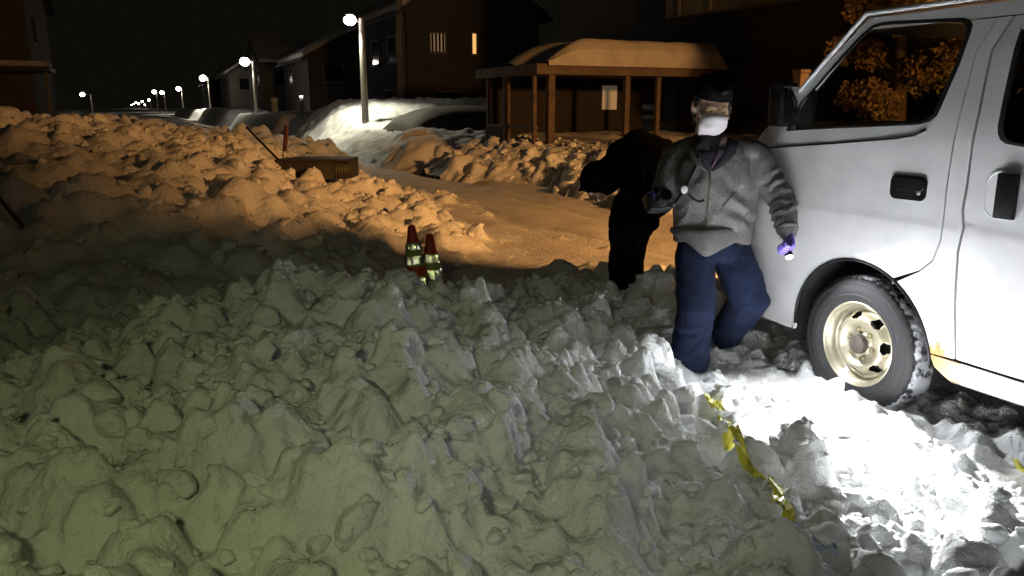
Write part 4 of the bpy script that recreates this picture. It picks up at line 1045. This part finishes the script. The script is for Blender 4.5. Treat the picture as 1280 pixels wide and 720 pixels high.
# mirrors
for s in (0, 1):
    def mx2(v): return (v[0] if s == 0 else 2*XC-v[0], v[1], v[2])
    c = np.array([VX-.02, 3.36, 1.455]); bm = bmesh.new()
    box(bm, c[0]-.055, c[0]+.075, c[1]-.05, c[1]+.05, c[2]-.115, c[2]+.115, .03)
    if s: bmesh.ops.transform(bm, matrix=Matrix.Translation((2*XC, 0, 0)) @ Matrix.Scale(-1, 4, (1, 0, 0)), verts=bm.verts); bmesh.ops.reverse_faces(bm, faces=bm.faces)
    mo = obj('wing_mirror', bm, BLACKP, van, auto=40)
    bm = bmesh.new(); tube(bm, [mx2((c[0]+.06, c[1]+.01, c[2]-.09)), mx2((VX+.06, 3.30, 1.34))], [(.035,.025),(.05,.03)], 10); obj('mirror_arm', bm, BLACKP, mo, True)
    bm = bmesh.new(); p_ = mx2(c); box(bm, p_[0]-(.04 if s == 0 else .06), p_[0]+(.06 if s == 0 else .04), c[1]-.056, c[1]-.0515, c[2]-.09, c[2]+.09, .002); obj('mirror_glass', bm, mat('mirror_silver', (.8,.8,.8), .03, 1.0), mo)
panel('mirror_sail', [sp(983,164), sp(1018,110), sp(1024,122), sp(1014,162)], BLACKP, van, inset=-.003, thick=.006, step=.03)

# ---------------------------------------------------------------- people
SKIN = mat('skin', (.66, .44, .33), .5, var=.12, vscale=30); HAIR = mat('hair_black', (.015, .013, .012), .6)
JACK = mat('grey_jacket', (.135, .13, .125), .6, var=.2, vscale=9, bump=.3, bscale=120, spec=.35); JEAN = mat('blue_jeans', (.013, .021, .056), .85, var=.45, vscale=9, bump=.3, bscale=110, spec=.2)
INNER = mat('dark_inner_layer', (.018, .014, .022), .8); PURP = mat('purple_zip', (.06, .015, .06), .6)
GLOVE = mat('purple_nitrile', (.20, .14, .58), .42); MASK = mat('white_mask', (.78, .74, .76), .8); CAPM = mat('black_knit', (.008, .008, .010), .95, bump=.6, bscale=90, spec=.08); BLK = mat('black_cloth', (.0035, .0035, .004), .9, bump=.2, bscale=60, spec=.08)
BOOT = mat('black_boot', (.012, .012, .013), .5); LENSM = glass('spectacle_lens', (.95, .92, .80), .12, 1.18); FRAMEM = mat('spectacle_frame', (.08, .06, .04), .35)
def head_matrix(center, yaw, pitch, roll):
    """local +Y is the face, +Z up, +X the person's right seen from behind"""
    return Matrix.Translation(tuple(map(float, center))) @ Matrix.Rotation(yaw, 4, 'Z') @ Matrix.Rotation(pitch, 4, 'X') @ Matrix.Rotation(roll, 4, 'Y')
def T(M_, v): return np.array(M_ @ Vector(tuple(map(float, v))))
def add_head(bm, M_):
    def e(c, r): ball(bm, (0, 0, 0), 1, 18, M_ @ Matrix.Translation(c) @ Matrix.Diagonal((*r, 1)))
    e((0,-.012,.03), (.076,.096,.088)); e((0,.012,-.035), (.064,.078,.080)); e((0,.050,-.085), (.036,.036,.030))
    e((0,.070,.008), (.056,.028,.020)); e((0,.088,-.020), (.012,.020,.022)); e((0,.098,-.034), (.016,.014,.011))
    for s in (-1, 1):
        e((s*.042,.060,-.035), (.026,.026,.024)); e((s*.030,.082,-.004), (.014,.010,.010))
        e((s*.078,-.008,-.008), (.012,.024,.034)); e((s*.082,-.012,.006), (.010,.018,.018))
    e((0,.090,-.060), (.026,.012,.008)); e((0,.087,-.070), (.024,.012,.007))
def hand(bm, wrist, palm_dir, palm_normal, thumb_side, curl, scale=1.0):
    """palm and five unequal bent fingers; curl in radians per joint"""
    d = nrm(palm_dir); n = nrm(np.asarray(palm_normal)-d*(np.asarray(palm_normal)@d)); s = nrm(np.cross(d, n))*thumb_side
    k = scale
    tube(bm, [wrist, wrist+d*.03*k, wrist+d*.06*k, wrist+d*.092*k], [(.027*k,.021*k),(.036*k,.020*k),(.041*k,.018*k),(.040*k,.015*k)], 12, side=s, round_ends=True)
    tips = []
    for i, (o, L, r) in enumerate([(.030,.078,.0100),(.010,.088,.0104),(-.010,.082,.0098),(-.029,.064,.0088)]):
        p = wrist+d*.088*k+s*o*k; v = d.copy(); pts = [p-d*.012*k]; a = 0
        for q, f in enumerate((.42,.33,.25)):
            a += curl*(1.0 if q else .8); v = d*math.cos(a)+n*math.sin(a); p = p+v*L*f*k; pts.append(p)
        tube(bm, pts, [r*k*1.05, r*k, r*k*.95, r*k*.85], 9, round_ends=True); tips.append(p)
    p = wrist+d*.028*k+s*.026*k; v1 = nrm(d*.75+s*.55+n*.35); v2 = nrm(d*.85-s*.05+n*.55)
    tube(bm, [p, p+v1*.036*k, p+v1*.036*k+v2*.03*k, p+v1*.036*k+v2*.054*k], [.0135*k,.0125*k,.0105*k,.009*k], 9, round_ends=True)
    return tips

DM = 4.32
def m(px, py, d=DM): return CAM + ray(px, py)*d
man = empty('person', tuple(m(868, 470, 4.40)), 'person in grey jacket, jeans and white face mask holding a flashlight beside the van', 'person')
HC = m(889, 134, 4.14)
HM = head_matrix(HC, math.pi-YAW+R(7), R(-10), R(-5)) @ Matrix.Scale(1.12, 4)
# joints
NB = m(892, 176, 4.22); SR = m(944, 197, 4.26); ER = m(977, 250, 4.20); WR = m(985, 291, 4.10)
SL_ = m(846, 197, 4.40); EL = m(828, 248, 4.34); WL = m(818, 254, 4.16)
CH_ = m(897, 218, 4.30); BE = m(893, 262, 4.36); PE = m(890, 308, 4.42)
H1 = m(869, 318, 4.40); K1 = m(870, 388, 4.32); A1 = m(861, 448, 4.42)
H2 = m(914, 316, 4.46); K2 = m(937, 374, 4.38); A2 = m(907, 418, 4.78)
G1 = np.array([A1[0], A1[1], 0]); fwd = nrm(np.array([-FW[0], -FW[1], 0])*.8 + RT*(-.5))
bm = bmesh.new()
add_head(bm, HM)
tube(bm, [T(HM, (0,-.015,-.06)), T(HM, (0,-.03,-.13)), NB+np.array([0,0,-.05])], [.052,.05,.058], 14)
tube(bm, [NB+np.array([0,0,-.04]), CH_, BE, PE], [(.10,.07),(.17,.10),(.15,.10),(.15,.10)], 16, side=RT, round_ends=True)
tube(bm, [NB+np.array([0,0,-.06]), SR, ER, WR], [.05,.05,.038,.024], 12, round_ends=True); tube(bm, [NB+np.array([0,0,-.06]), SL_, EL, WL], [.05,.05,.038,.024], 12, round_ends=True)
tube(bm, [PE, H1, K1, A1], [.10,.08,.05,.035], 12, round_ends=True); tube(bm, [PE, H2, K2, A2], [.10,.08,.05,.035], 12, round_ends=True)
remesh(bm, 'body', .0085, SKIN, man, 2, .4)
# jacket
def seg_t(co, a, b):
    ab = b-a; t = np.clip(((co-a)@ab)/(ab@ab), -.1, 1.1); d = np.linalg.norm(co-(a+t[:, None]*ab), axis=1); return t, d
JP = [NB+np.array([0,0,-.005]), m(893,190,4.24), CH_, BE, m(891,288,4.38), m(890,303,4.385)]
def jacket_fn(co, no):
    out_ = co.copy(); amp = np.zeros(len(co))
    for a, b, kf, am in ((SR, ER, 4.5, .020), (ER, WR, 4.5, .024), (SL_, EL, 4, .016), (EL, WL, 4, .012)):
        t, d = seg_t(co, a, b); L = np.linalg.norm(b-a)
        ax = nrm(b-a); cr = nrm(np.cross(ax, [0.3, .5, .8])); ph = (co-a)@cr
        w = np.exp(-(d/.075)**4)*sstep(-.05, .25, t)*sstep(1.1, .9, t)
        n_ = fbm(co[:, 0]*11, co[:, 1]*11, co[:, 2]*11, s=5, o=2); md = sstep(-.45, .35, fbm(co[:, 0]*7, co[:, 1]*7, co[:, 2]*7, s=6, o=2))
        zig = np.abs(((ph*16+.5*n_) % 1.0)-.5)*2
        amp += w*am*md*(np.sin(t*kf*2*math.pi + zig*2.6 + 3.5*n_)*.8 + .3*np.sin(t*kf*3.7*math.pi-ph*40+4*n_))
    t, d = seg_t(co, CH_, PE)
    lat = (co-CH_)@RT
    rd = 1-np.abs(fbm(co[:, 0]*4+lat*5, co[:, 1]*4, co[:, 2]*6-lat*6, s=18, o=2))*2.6
    amp += (.016*np.clip(rd, 0, 1)-.006+.008*fbm(co[:, 0]*8+lat*6, co[:, 1]*8, co[:, 2]*16, s=8, o=3))*np.exp(-(d/.28)**4)
    amp += .011*np.sin(co[:, 2]*52 + lat*30 + 3*fbm(co[:, 0]*6, co[:, 1]*6, co[:, 2]*6, s=9, o=2))*np.exp(-((lat-.10)/.13)**2)*sstep(1.18, 1.02, co[:, 2])*sstep(.70, .85, co[:, 2])*.8
    return out_ + no*amp[:, None]
bm = bmesh.new()
tube(bm, JP, [(.085,.075),(.175,.105),(.232,.150),(.222,.158),(.212,.155),(.205,.15)], 26, side=RT, round_ends=False)
tube(bm, [m(928,190,4.25), SR, (SR+ER)/2, ER, (ER+WR)/2, WR+ (WR-ER)*-.06], [.085,.088,.076,.071,.064,.052], 18, round_ends=True)
tube(bm, [m(862,190,4.36), SL_, (SL_+EL)/2, EL, (EL+WL)/2, WL+(WL-EL)*-.1], [.085,.088,.078,.072,.062,.052], 18, round_ends=True)
jk = remesh(bm, 'jacket', .0095, JACK, man, 5, .5, jacket_fn)
# pointed front hem, zip, collar, pocket
zf = [m(886,186,4.115), m(888,215,4.13), m(885,250,4.19), m(883,285,4.215), m(882,321,4.245)]
bm = bmesh.new(); rows = []
for t in np.linspace(0, 1, 13):
    top_ = m(838+104*t, 286-8*abs(t-.42), 4.40-.195*math.sin(math.pi*min(1, max(0, t)))**.8); bot_ = m(838+104*t, 291+33*(1-abs((t-.42)/.58))**1.0 if t > .42 else 291+33*(t/.42)**1.2, 4.405-.185*math.sin(math.pi*t)**.8)
    rows.append([top_, (top_+bot_)/2, bot_])
loft(bm, rows, cap=False, closed=False); o = obj('jacket_hem', bm, JACK, jk, True); q = o.modifiers.new('t', 'SOLIDIFY'); q.thickness = .03; q.offset = 0; q = o.modifiers.new('s', 'SUBSURF'); q.levels = q.render_levels = 1
def on_front(px, py, off_=.0):
    """point on the jacket seen at a pixel (ray cast on the finished mesh)"""
    ok_, loc, nn, ix = jk.ray_cast(Vector(CAM)-Vector((0,0,0)), Vector(nrm(ray(px, py)))) if False else JBV(px, py)
    return np.array(loc)+np.array(nn)*off_
from mathutils.bvhtree import BVHTree
_v = [x.co[:] for x in jk.data.vertices]; _p = [tuple(x.vertices) for x in jk.data.polygons]; _bv = BVHTree.FromPolygons(_v, _p)
def JBV(px, py):
    loc, nn, ix, dd = _bv.ray_cast(Vector(CAM), Vector(nrm(ray(px, py))))
    if loc is None: loc, nn, ix, dd = _bv.find_nearest(Vector(m(px, py)))
    return True, loc, nn, ix
def decal(name, pxs, r, mt, parent, off_=.002):
    pts = [on_front(a, b, off_) for a, b in pxs]; bm = bmesh.new(); tube(bm, pts, [r]*len(pts), 8, round_ends=False); return obj(name, bm, mt, parent, True)
decal('zip', [(887,214),(887,228),(886,245),(884,262),(883,276),(882,284)], .0035, FRAMEM, jk)
decal('pocket_flap', [(861,243),(867,249),(874,252.5),(880,250)], (.006), INNER, jk)
SEAMM = mat('jacket_seam', (.05, .048, .046), .7)
decal('shoulder_seam', [(934,186),(936,198),(937,210),(936,222)], .0022, SEAMM, jk, .001)
decal('yoke_seam', [(897,205),(910,203),(922,201),(934,200)], .0018, SEAMM, jk, .001)
decal('pocket_welt', [(903,258),(911,249),(918,240)], .004, SEAMM, jk, .001)
decal('hem_seam', [(846,283),(860,287),(872,289),(884,290),(900,289),(915,286),(930,281)], .0018, SEAMM, jk, .002)
cf = WR-(WR-ER)*.10; bm = bmesh.new(); tube(bm, [cf-(WR-ER)*.06, cf, cf+(WR-ER)*.05], [.057,.056,.050], 18, cap=False); o = obj('cuff', bm, JACK, jk, True); q = o.modifiers.new('t', 'SOLIDIFY'); q.thickness = .006
bm = bmesh.new(); rows = []
for px, py, w in [(892,184,24),(891,192,18),(888,203,9),(887,213,2)]:
    rows.append([on_front(px-w*.8, py, .006), on_front(px, py, .010), on_front(px+w*.9, py, .006)])
loft(bm, rows, cap=False, closed=False); o = obj('inner_top', bm, INNER, man, True); q = o.modifiers.new('t', 'SOLIDIFY'); q.thickness = .01; q.offset = 0
decal('purple_trim', [(897,186),(893,198),(889,209)], .008, PURP, jk, .014)
bm = bmesh.new()
cn = T(HM, (0,-.02,-.135))
nn_ = nrm(NB-T(HM,(0,-.02,-.06)))
tube(bm, [cn+np.array([0,0,-.015])+FW*.02, cn+np.array([0,0,-.04]), NB+np.array([0,0,-.04])], [(.066,.060),(.075,.066),(.105,.085)], 20, side=RT, cap=False); o = obj('collar', bm, INNER, jk, True); q = o.modifiers.new('t', 'SOLIDIFY'); q.thickness = .012
for sgn, pts in ((-1, [(872,178),(868,190),(874,203),(884,213)]), (1, [(915,178),(912,190),(902,203),(890,213)])):
    pp = [on_front(a, b, .012) for a, b in pts]; bm = bmesh.new(); tube(bm, pp, [(.030,.009),(.030,.009),(.022,.008),(.006,.005)], 10, side=RT, round_ends=True); obj('lapel', bm, JACK if sgn < 0 else INNER, jk, True)
# jeans
def jean_fn(co, no):
    amp = .009*fbm(co[:, 0]*7, co[:, 1]*7, co[:, 2]*15, s=15, o=3)
    for a, b, k_, w_ in ((K1, A1, 3.2, .009), (H1, K1, 1.6, .004), (H2, K2, 1.8, .007), (K2, A2, 2.5, .007)):
        t, d = seg_t(co, a, b); amp = amp + w_*np.sin(t*k_*6.28+((co-a)@RT)*26+6*fbm(co[:, 0]*6, co[:, 1]*6, co[:, 2]*6, s=17, o=2))*sstep(-.5, .4, fbm(co[:, 0]*5, co[:, 1]*5, co[:, 2]*5, s=19, o=2))*1.4*np.exp(-(d/.11)**4)*sstep(0, .3, t)
    return co + no*amp[:, None]
bm = bmesh.new()
tube(bm, [m(890,276,4.39), PE, m(890,326,4.43)], [(.175,.115),(.185,.125),(.165,.115)], 22, side=RT)
tube(bm, [m(873,302,4.42), H1, (H1+K1)/2, K1, (K1+A1)/2, A1, A1+np.array([0,0,-.055])], [(.105,.11),(.112,.115),(.108,.11),(.102,.105),(.105,.10),(.112,.105),(.108,.105)], 20, side=RT)
tube(bm, [m(908,302,4.44), H2, (H2+K2)/2, K2, (K2*.6+A2*.4), A2], [(.105,.115),(.112,.12),(.112,.115),(.112,.105),(.105,.10),(.09,.09)], 20, side=RT, round_ends=True)
remesh(bm, 'jeans', .011, JEAN, man, 5, .5, jean_fn)
for A_, f_ in ((A1, fwd), (A2, nrm(fwd*.7+np.array([0,0,-.6])))):
    bm = bmesh.new(); b0 = A_+np.array([0,0,-.02])
    tube(bm, [b0+np.array([0,0,.03]), b0+np.array([0,0,-.035])], [(.06,.06),(.055,.065)], 14, round_ends=True)
    tube(bm, [b0-f_*.07+np.array([0,0,-.055]), b0+np.array([0,0,-.05]), b0+f_*.10+np.array([0,0,-.06]), b0+f_*.17+np.array([0,0,-.066])], [(.042,.035),(.048,.04),(.05,.034),(.038,.026)], 14, side=np.cross(f_, [0,0,1]), round_ends=True)
    remesh(bm, 'boot', .009, BOOT, man, 3, .5)
# head wear
def hd_part(name, build, mt, parent=man, vox=None, it=3):
    bm = bmesh.new(); build(bm)
    if vox: return remesh(bm, name, vox, mt, parent, it, .5)
    return obj(name, bm, mt, parent, True)
def cap_b(bm):
    rings = []
    for z, k in ((.052,.98),(.066,1.02),(.092,.98),(.116,.84),(.134,.58),(.142,.25)):
        rings.append([T(HM, (.087*k*math.cos(a), -.014+.107*k*math.sin(a)-.02*(z-.03)*4, z-.012*math.sin(a)*(1 if z < .05 else 0))) for a in np.linspace(0, 2*math.pi, 24, endpoint=False)])
    loft(bm, rings)
cp_ = hd_part('knit_cap', cap_b, CAPM, man)
def band_b(bm):
    rings = []
    for z, k in ((.042,.97),(.046,1.05),(.074,1.06),(.080,1.00)):
        rings.append([T(HM, (.087*k*math.cos(a), -.014+.107*k*math.sin(a)-.012, z-.008*math.sin(a))) for a in np.linspace(0, 2*math.pi, 24, endpoint=False)])
    loft(bm, rings, cap=False)
hd_part('cap_brim', band_b, CAPM, cp_)
hd_part('head_torch', lambda bm: tube(bm, [T(HM,(.0,.09,.088)), T(HM,(.0,.112,.086))], [(.026,.018),(.022,.015)], 12, side=T(HM,(1,0,0))-T(HM,(0,0,0)), round_ends=True), BLACKP, cp_)
def hair_b(bm):
    for s in (-1, 1): tube(bm, [T(HM,(s*.078,.012,.03)), T(HM,(s*.078,.004,.0)), T(HM,(s*.074,-.035,-.02))], [(.010,.018)]*3, 8, round_ends=True)
    ball(bm, (0,0,0), 1, 14, HM @ Matrix.Translation((0,-.065,-.015)) @ Matrix.Diagonal((.066,.046,.055,1)))
hd_part('hair', hair_b, HAIR, man)
# mask: pleated cup over nose, mouth and chin with ear loops
rows = []
for z, yb, wx in ((-.020,.105,.045),(-.030,.114,.056),(-.050,.110,.060),(-.070,.110,.060),(-.088,.101,.055),(-.108,.078,.044),(-.120,.055,.036)):
    row = []
    for u_ in np.linspace(-1, 1, 15):
        pl_ = .0035*(1 if len(rows) % 2 else -1)*(abs(u_) < .75)
        row.append(T(HM, (wx*1.14*math.sin(u_*1.35), yb + pl_ - .085*(1-math.cos(u_*1.25)) , z + .004*math.cos(u_*3))))
    rows.append(row)
bm = bmesh.new(); loft(bm, rows, cap=False, closed=False); mk_ = obj('face_mask', bm, MASK, man, True); q = mk_.modifiers.new('t', 'SOLIDIFY'); q.thickness = .004; q.offset = 1
for s in (-1, 1):
    bm = bmesh.new(); tube(bm, [T(HM,(s*.068,.07,-.035)), T(HM,(s*.078,.03,-.012)), T(HM,(s*.084,-.022,.014))], [.0022]*3, 6); tube(bm, [T(HM,(s*.060,.06,-.085)), T(HM,(s*.076,.02,-.055)), T(HM,(s*.083,-.024,-.03))], [.0022]*3, 6); obj('ear_loop', bm, MASK, mk_, True)
# spectacles
def spec_ring(c, w, h):
    return [T(HM, (c+w*math.copysign(abs(math.cos(a))**.6, math.cos(a)), .110-6.0*(c+w*math.cos(a))**2, .004+h*math.copysign(abs(math.sin(a))**.6, math.sin(a)))) for a in np.linspace(0, 2*math.pi, 24, endpoint=False)]
bm = bmesh.new()
for s in (-1, 1):
    q = spec_ring(s*.034, .027, .0185)
    for a, b in zip(q, q[1:]+q[:1]): tube(bm, [a, b], [.0022, .0022], 6, cap=False)
    tube(bm, [T(HM,(s*.061,.088,.010)), T(HM,(s*.080,.045,.012)), T(HM,(s*.086,-.01,.014))], [.0025]*3, 6)
tube(bm, [T(HM,(-.008,.110,.008)), T(HM,(.008,.110,.008))], [.0022]*2, 6)
sg = obj('spectacles', bm, FRAMEM, man, True)
for s in (-1, 1):
    bm = bmesh.new(); bm.faces.new([bm.verts.new(tuple(p_)) for p_ in spec_ring(s*.034, .026, .0175)]); obj('spectacle_lens', bm, LENSM, sg)
for s in (-1, 1):
    bm = bmesh.new(); ball(bm, T(HM,(s*.030,.0845,-.004)), .0085, 10); obj('eye', bm, HAIR, man, True)
# gloves: right of picture grips the flashlight, left of picture the camera
TORCH_AIM = gz(1045, 545, .08)
hd_c = WR + nrm(WR-ER)*.075
TD = nrm(TORCH_AIM - hd_c)
bm = bmesh.new()
hv = nrm(nrm(WR-ER)*1.0)
hand(bm, WR, hv, nrm(-FW*.2 + RT*-.9), 1, 1.05, 1.0)
tube(bm, [WR-hv*.05, WR, WR+hv*.02], [.040,.031,.029], 12)
remesh(bm, 'glove', .0055, GLOVE, man, 2, .4)
bm = bmesh.new()
hl_ = nrm(m(806,250,4.05)-WL)
hand(bm, WL, hl_, nrm(FW*.6+RT*.5), -1, .75, 1.0)
tube(bm, [WL-hl_*.05, WL, WL+hl_*.02], [.038,.031,.029], 12)
remesh(bm, 'glove', .0055, GLOVE, man, 2, .4)

# flashlight held in the glove
TB = m(986, 318, 4.06); TDv = np.array(TD)
fl = empty('flashlight', tuple(TB), 'small black flashlight shining at the snow, held in the purple glove', 'flashlight')
bm = bmesh.new(); tube(bm, [TB-TDv*.085, TB-TDv*.02], [.0135,.0135], 16); obj('barrel', bm, BLACKP, fl, auto=40)
bm = bmesh.new(); tube(bm, [TB-TDv*.02, TB+TDv*.0, TB+TDv*.02], [.0135,.020,.021], 18, cap=False); o = obj('torch_head', bm, BLACKP, fl, auto=40); q = o.modifiers.new('t', 'SOLIDIFY'); q.thickness = .002
bm = bmesh.new(); tube(bm, [TB+TDv*.012, TB+TDv*.016], [.0195,.0195], 18); obj('lens', bm, emit('torch_lens', (1, 1, 1), 30), fl)
lamp('flashlight_beam', 'SPOT', tuple(TB+TDv*.024), 1650, (.97, .98, 1.0), tuple(TORCH_AIM), shadow_soft_size=.018, spot_size=R(52), spot_blend=1.0)
lamp('flashlight_spill', 'SPOT', tuple(TB+TDv*.026), 40, (.95, .97, 1.0), tuple(TORCH_AIM), shadow_soft_size=.018, spot_size=R(150), spot_blend=.5)
# camera with strap
cm = m(822, 254, 4.06)
CAMB = mat('camera_black', (.022, .022, .024), .35)
cmr = empty('camera', tuple(cm), 'black camera held at waist height in a dark glove', 'camera')
CMt = Matrix.Translation(tuple(map(float, cm))) @ Matrix.Rotation(-YAW+R(200), 4, 'Z') @ Matrix.Rotation(R(35), 4, 'X')
bm = bmesh.new(); box(bm, -.065,.065,-.03,.03,-.045,.045,.01, CMt); obj('camera_body', bm, CAMB, cmr, auto=40)
bm = bmesh.new(); tube(bm, [T(CMt,(0,.028,-.004)), T(CMt,(0,.06,-.004)), T(CMt,(0,.095,-.004))], [.034,.034,.036], 20); ln = obj('camera_lens', bm, CAMB, cmr, auto=40)
bm = bmesh.new(); tube(bm, [T(CMt,(0,.0955,-.004)), T(CMt,(0,.097,-.004))], [.029,.029], 20); obj('front_element', bm, DARKGL, ln)
bm = bmesh.new(); box(bm, -.02,.02,-.015,.03,.046,.075,.008, CMt); obj('viewfinder_hump', bm, BLACKP, cmr, auto=40)
bm = bmesh.new(); box(bm, -.06,-.03,-.034,-.0305,-.02,.0,.001, CMt); obj('badge', bm, GREYM, cmr)
st_ = [on_front(a, b, .006) for a, b in [(869,186),(873,196),(870,206),(866,216),(861,227),(857,236),(851,244),(845,251)]]+[m(836,257,4.10), T(CMt,(.06,0,.02))]
bm = bmesh.new(); tube(bm, st_, [(.006,.0025)]*len(st_), 6); sto = obj('strap', bm, BLK, cmr, True)
c_ = on_front(857, 237, .012); nv = nrm(CAM-c_)
bm = bmesh.new(); tube(bm, [c_, c_+nv*.006, c_+nv*.009], [(.017,.022),(.017,.022),(.010,.014)], 18, side=RT); obj('round_clip', bm, MASK, sto, auto=40)

# second person, all in black, stooping
D2 = 5.75
def b2(px, py, d=D2): return CAM + ray(px, py)*d
p2 = empty('person', tuple(b2(782, 372, 5.95)), 'stooping person all in black behind the one in grey jacket', 'person')
HM2 = head_matrix(b2(747, 229, 5.45), math.pi/2-YAW-R(28), R(-38), R(0))
N2 = b2(766, 205, 5.55)
bm = bmesh.new(); add_head(bm, HM2)
tube(bm, [T(HM2,(0,-.02,-.05)), N2, b2(785,205,5.65)], [.055,.06,.08], 12, round_ends=True)
tube(bm, [b2(775,206,5.6), b2(800,200,5.7), b2(818,215,5.85), b2(812,245,5.9)], [(.07,.07),(.09,.09),(.09,.09),(.08,.08)], 14, round_ends=True)
for hx, kx, ax_ in (((795,250,5.9),(787,305,5.80),(777,360,5.95)), ((800,250,6.05),(792,305,6.0),(785,360,6.15))):
    tube(bm, [b2(*hx), b2(*kx), b2(*ax_)], [.06,.045,.035], 12, round_ends=True)
for a, b, c in (((785,200,5.5),(795,240,5.35),(806,262,5.25)), ((790,195,5.9),(800,240,6.0),(810,262,5.8))):
    tube(bm, [b2(*a), b2(*b), b2(*c)], [.035,.03,.022], 10, round_ends=True)
remesh(bm, 'body', .012, SKIN, p2, 2, .4)
def cloth_fn(am):
    def f(co, no): return co + no*(am*fbm(co[:, 0]*9, co[:, 1]*9, co[:, 2]*13, s=33, o=3))[:, None]
    return f
bm = bmesh.new()
tube(bm, [b2(764,208,5.55), b2(776,200,5.6), b2(797,192,5.7), b2(822,200,5.85), b2(826,226,5.92), b2(812,252,5.9)], [(.08,.085),(.14,.12),(.18,.145),(.19,.15),(.18,.15),(.16,.145)], 22, side=UP, round_ends=True)
for a, b, c in (((785,202,5.52),(793,238,5.38),(808,258,5.25)), ((800,190,5.95),(812,240,6.0),(815,262,5.8))):
    tube(bm, [b2(*a), b2(*b), b2(*c)], [.095,.08,.06], 14, round_ends=True)
tube(bm, [b2(778,204,5.6), b2(764,212,5.54), T(HM2,(0,-.04,-.03))], [.115,.105,.09], 16, round_ends=True)
remesh(bm, 'coat', .014, BLK, p2, 5, .5, cloth_fn(.02))
bm = bmesh.new()
tube(bm, [b2(808,232,5.9), b2(798,262,5.9)], [.17,.16], 16, round_ends=True)
for hx, mx_, kx, cx_, ax_ in (((790,255,5.86),(784,280,5.83),(781,305,5.80),(779,335,5.86),(776,368,5.95)), ((800,255,6.05),(795,280,6.03),(790,305,6.0),(787,335,6.07),(785,366,6.15))):
    tube(bm, [b2(*q) for q in (hx, mx_, kx, cx_, ax_)], [.145,.135,.115,.105,.095], 16, round_ends=True)
remesh(bm, 'trousers', .014, BLK, p2, 5, .5, cloth_fn(.022))
bm = bmesh.new(); ball(bm, (0,0,0), 1, 20, HM2 @ Matrix.Translation((0,-.02,.03)) @ Matrix.Diagonal((.105,.128,.118,1)))
tube(bm, [T(HM2,(0,.085,.045)), T(HM2,(0,.125,.03))], [(.07,.016),(.060,.010)], 14, side=T(HM2,(1,0,0))-T(HM2,(0,0,0)), round_ends=True)
remesh(bm, 'cap', .008, BLK, p2, 3, .5)
for c in ((808,258,5.25), (815,262,5.8)):
    bm = bmesh.new(); w_ = b2(*c); hand(bm, w_, nrm(-UP*.8+RT*.2), nrm(RT*-.5-FW*.5), 1, .5, 1.05); remesh(bm, 'glove', .007, BLK, p2, 2, .4)
for ax_ in ((776,372,5.95), (785,370,6.15)):
    A_ = b2(*ax_); f_ = nrm(np.array([-RT[0], -RT[1], 0])*.9-np.array([FW[0],FW[1],0])*.3); z0_ = np.array([0,0,-A_[2]+.06])
    bm = bmesh.new(); tube(bm, [A_+np.array([0,0,.05]), A_+z0_*.7], [.07,.06], 12, round_ends=True)
    tube(bm, [A_+z0_-f_*.08, A_+z0_+f_*.06, A_+z0_+f_*.19], [(.045,.045),(.05,.045),(.04,.03)], 12, side=np.cross(f_,[0,0,1]), round_ends=True); remesh(bm, 'boot', .012, BOOT, p2, 3, .5)

# ---------------------------------------------------------------- barrier tape half buried in the snow
def tape_mat():
    mt = bpy.data.materials.new('barrier_tape'); mt.use_nodes = True
    n = mt.node_tree.nodes; l = mt.node_tree.links; p = n['Principled BSDF']; p.inputs['Roughness'].default_value = .35
    at = n.new('ShaderNodeAttribute'); at.attribute_name = 'along'
    r = n.new('ShaderNodeValToRGB'); e = r.color_ramp.elements; r.color_ramp.interpolation = 'CONSTANT'
    e[0].position = 0; e[0].color = (.93, .88, .10, 1); e[1].position = .87; e[1].color = (.55, .62, .80, 1)
    l.new(at.outputs['Fac'], r.inputs['Fac']); l.new(r.outputs['Color'], p.inputs['Base Color']); return mt
TAPE = tape_mat()
def tape(name, label, pxs, w, up_, bury=()):
    pts = []
    for px, py in pxs:
        p = gz(px, py, .15)
        for _ in range(25): p = gz(px, py, .6*p[2]+.4*(near(p[0], p[1])+.02))
        pts.append(np.array([p[0], p[1], near(p[0], p[1])]))
    # resample
    P_ = []; 
    for a, b in zip(pts[:-1], pts[1:]):
        n = max(2, int(np.linalg.norm(b-a)/.02)); P_ += [a+(b-a)*k/n for k in range(n)]
    P_.append(pts[-1]); P_ = np.array(P_); N = len(P_); V = []; Fc = []; al = []
    g = np.random.default_rng(5)
    for i, p in enumerate(P_):
        t = nrm(P_[min(N-1, i+1)]-P_[max(0, i-1)]); s = nrm(np.cross(t, [0, 0, 1])); s2 = i*.02
        tw = .5*math.sin(s2*9)+.5*math.sin(s2*23+1)
        d = s*math.cos(tw)+np.array([0, 0, 1])*math.sin(tw)
        z = max(near(p[0]+dx, p[1]+dy) for dx in (-.05,-.02,0,.02) for dy in (-.05,-.02,0,.02))+.002+.012*math.sin(s2*14)
        for k in range(5):
            q = np.array([p[0], p[1], z+up_]) + d*(k/4-.5)*w + np.array([0,0,1])*.010*math.sin(i*1.3+k*2.1) + s*.008*math.sin(i*.9+k*1.7)
            V.append(q); al.append(i/N)
    for i in range(N-1):
        for k in range(4): Fc.append((i*5+k, i*5+k+1, i*5+k+6, i*5+k+5))
    o = pyobj(name, V, Fc, TAPE, None, True); at = o.data.attributes.new('along', 'FLOAT', 'POINT'); at.data.foreach_set('value', al)
    return tag(o, label, 'tape')
tape('barrier_tape', 'crumpled yellow barrier tape lying half buried along the bank near the van', [(884,498),(893,515),(908,560),(922,578),(945,588),(962,606),(972,630),(992,660),(1008,678),(1030,684),(1046,690)], .034, .002)
tape('barrier_tape', 'short end of yellow tape at the right edge below the van', [(1268,588),(1276,596),(1290,606)], .04, .03)
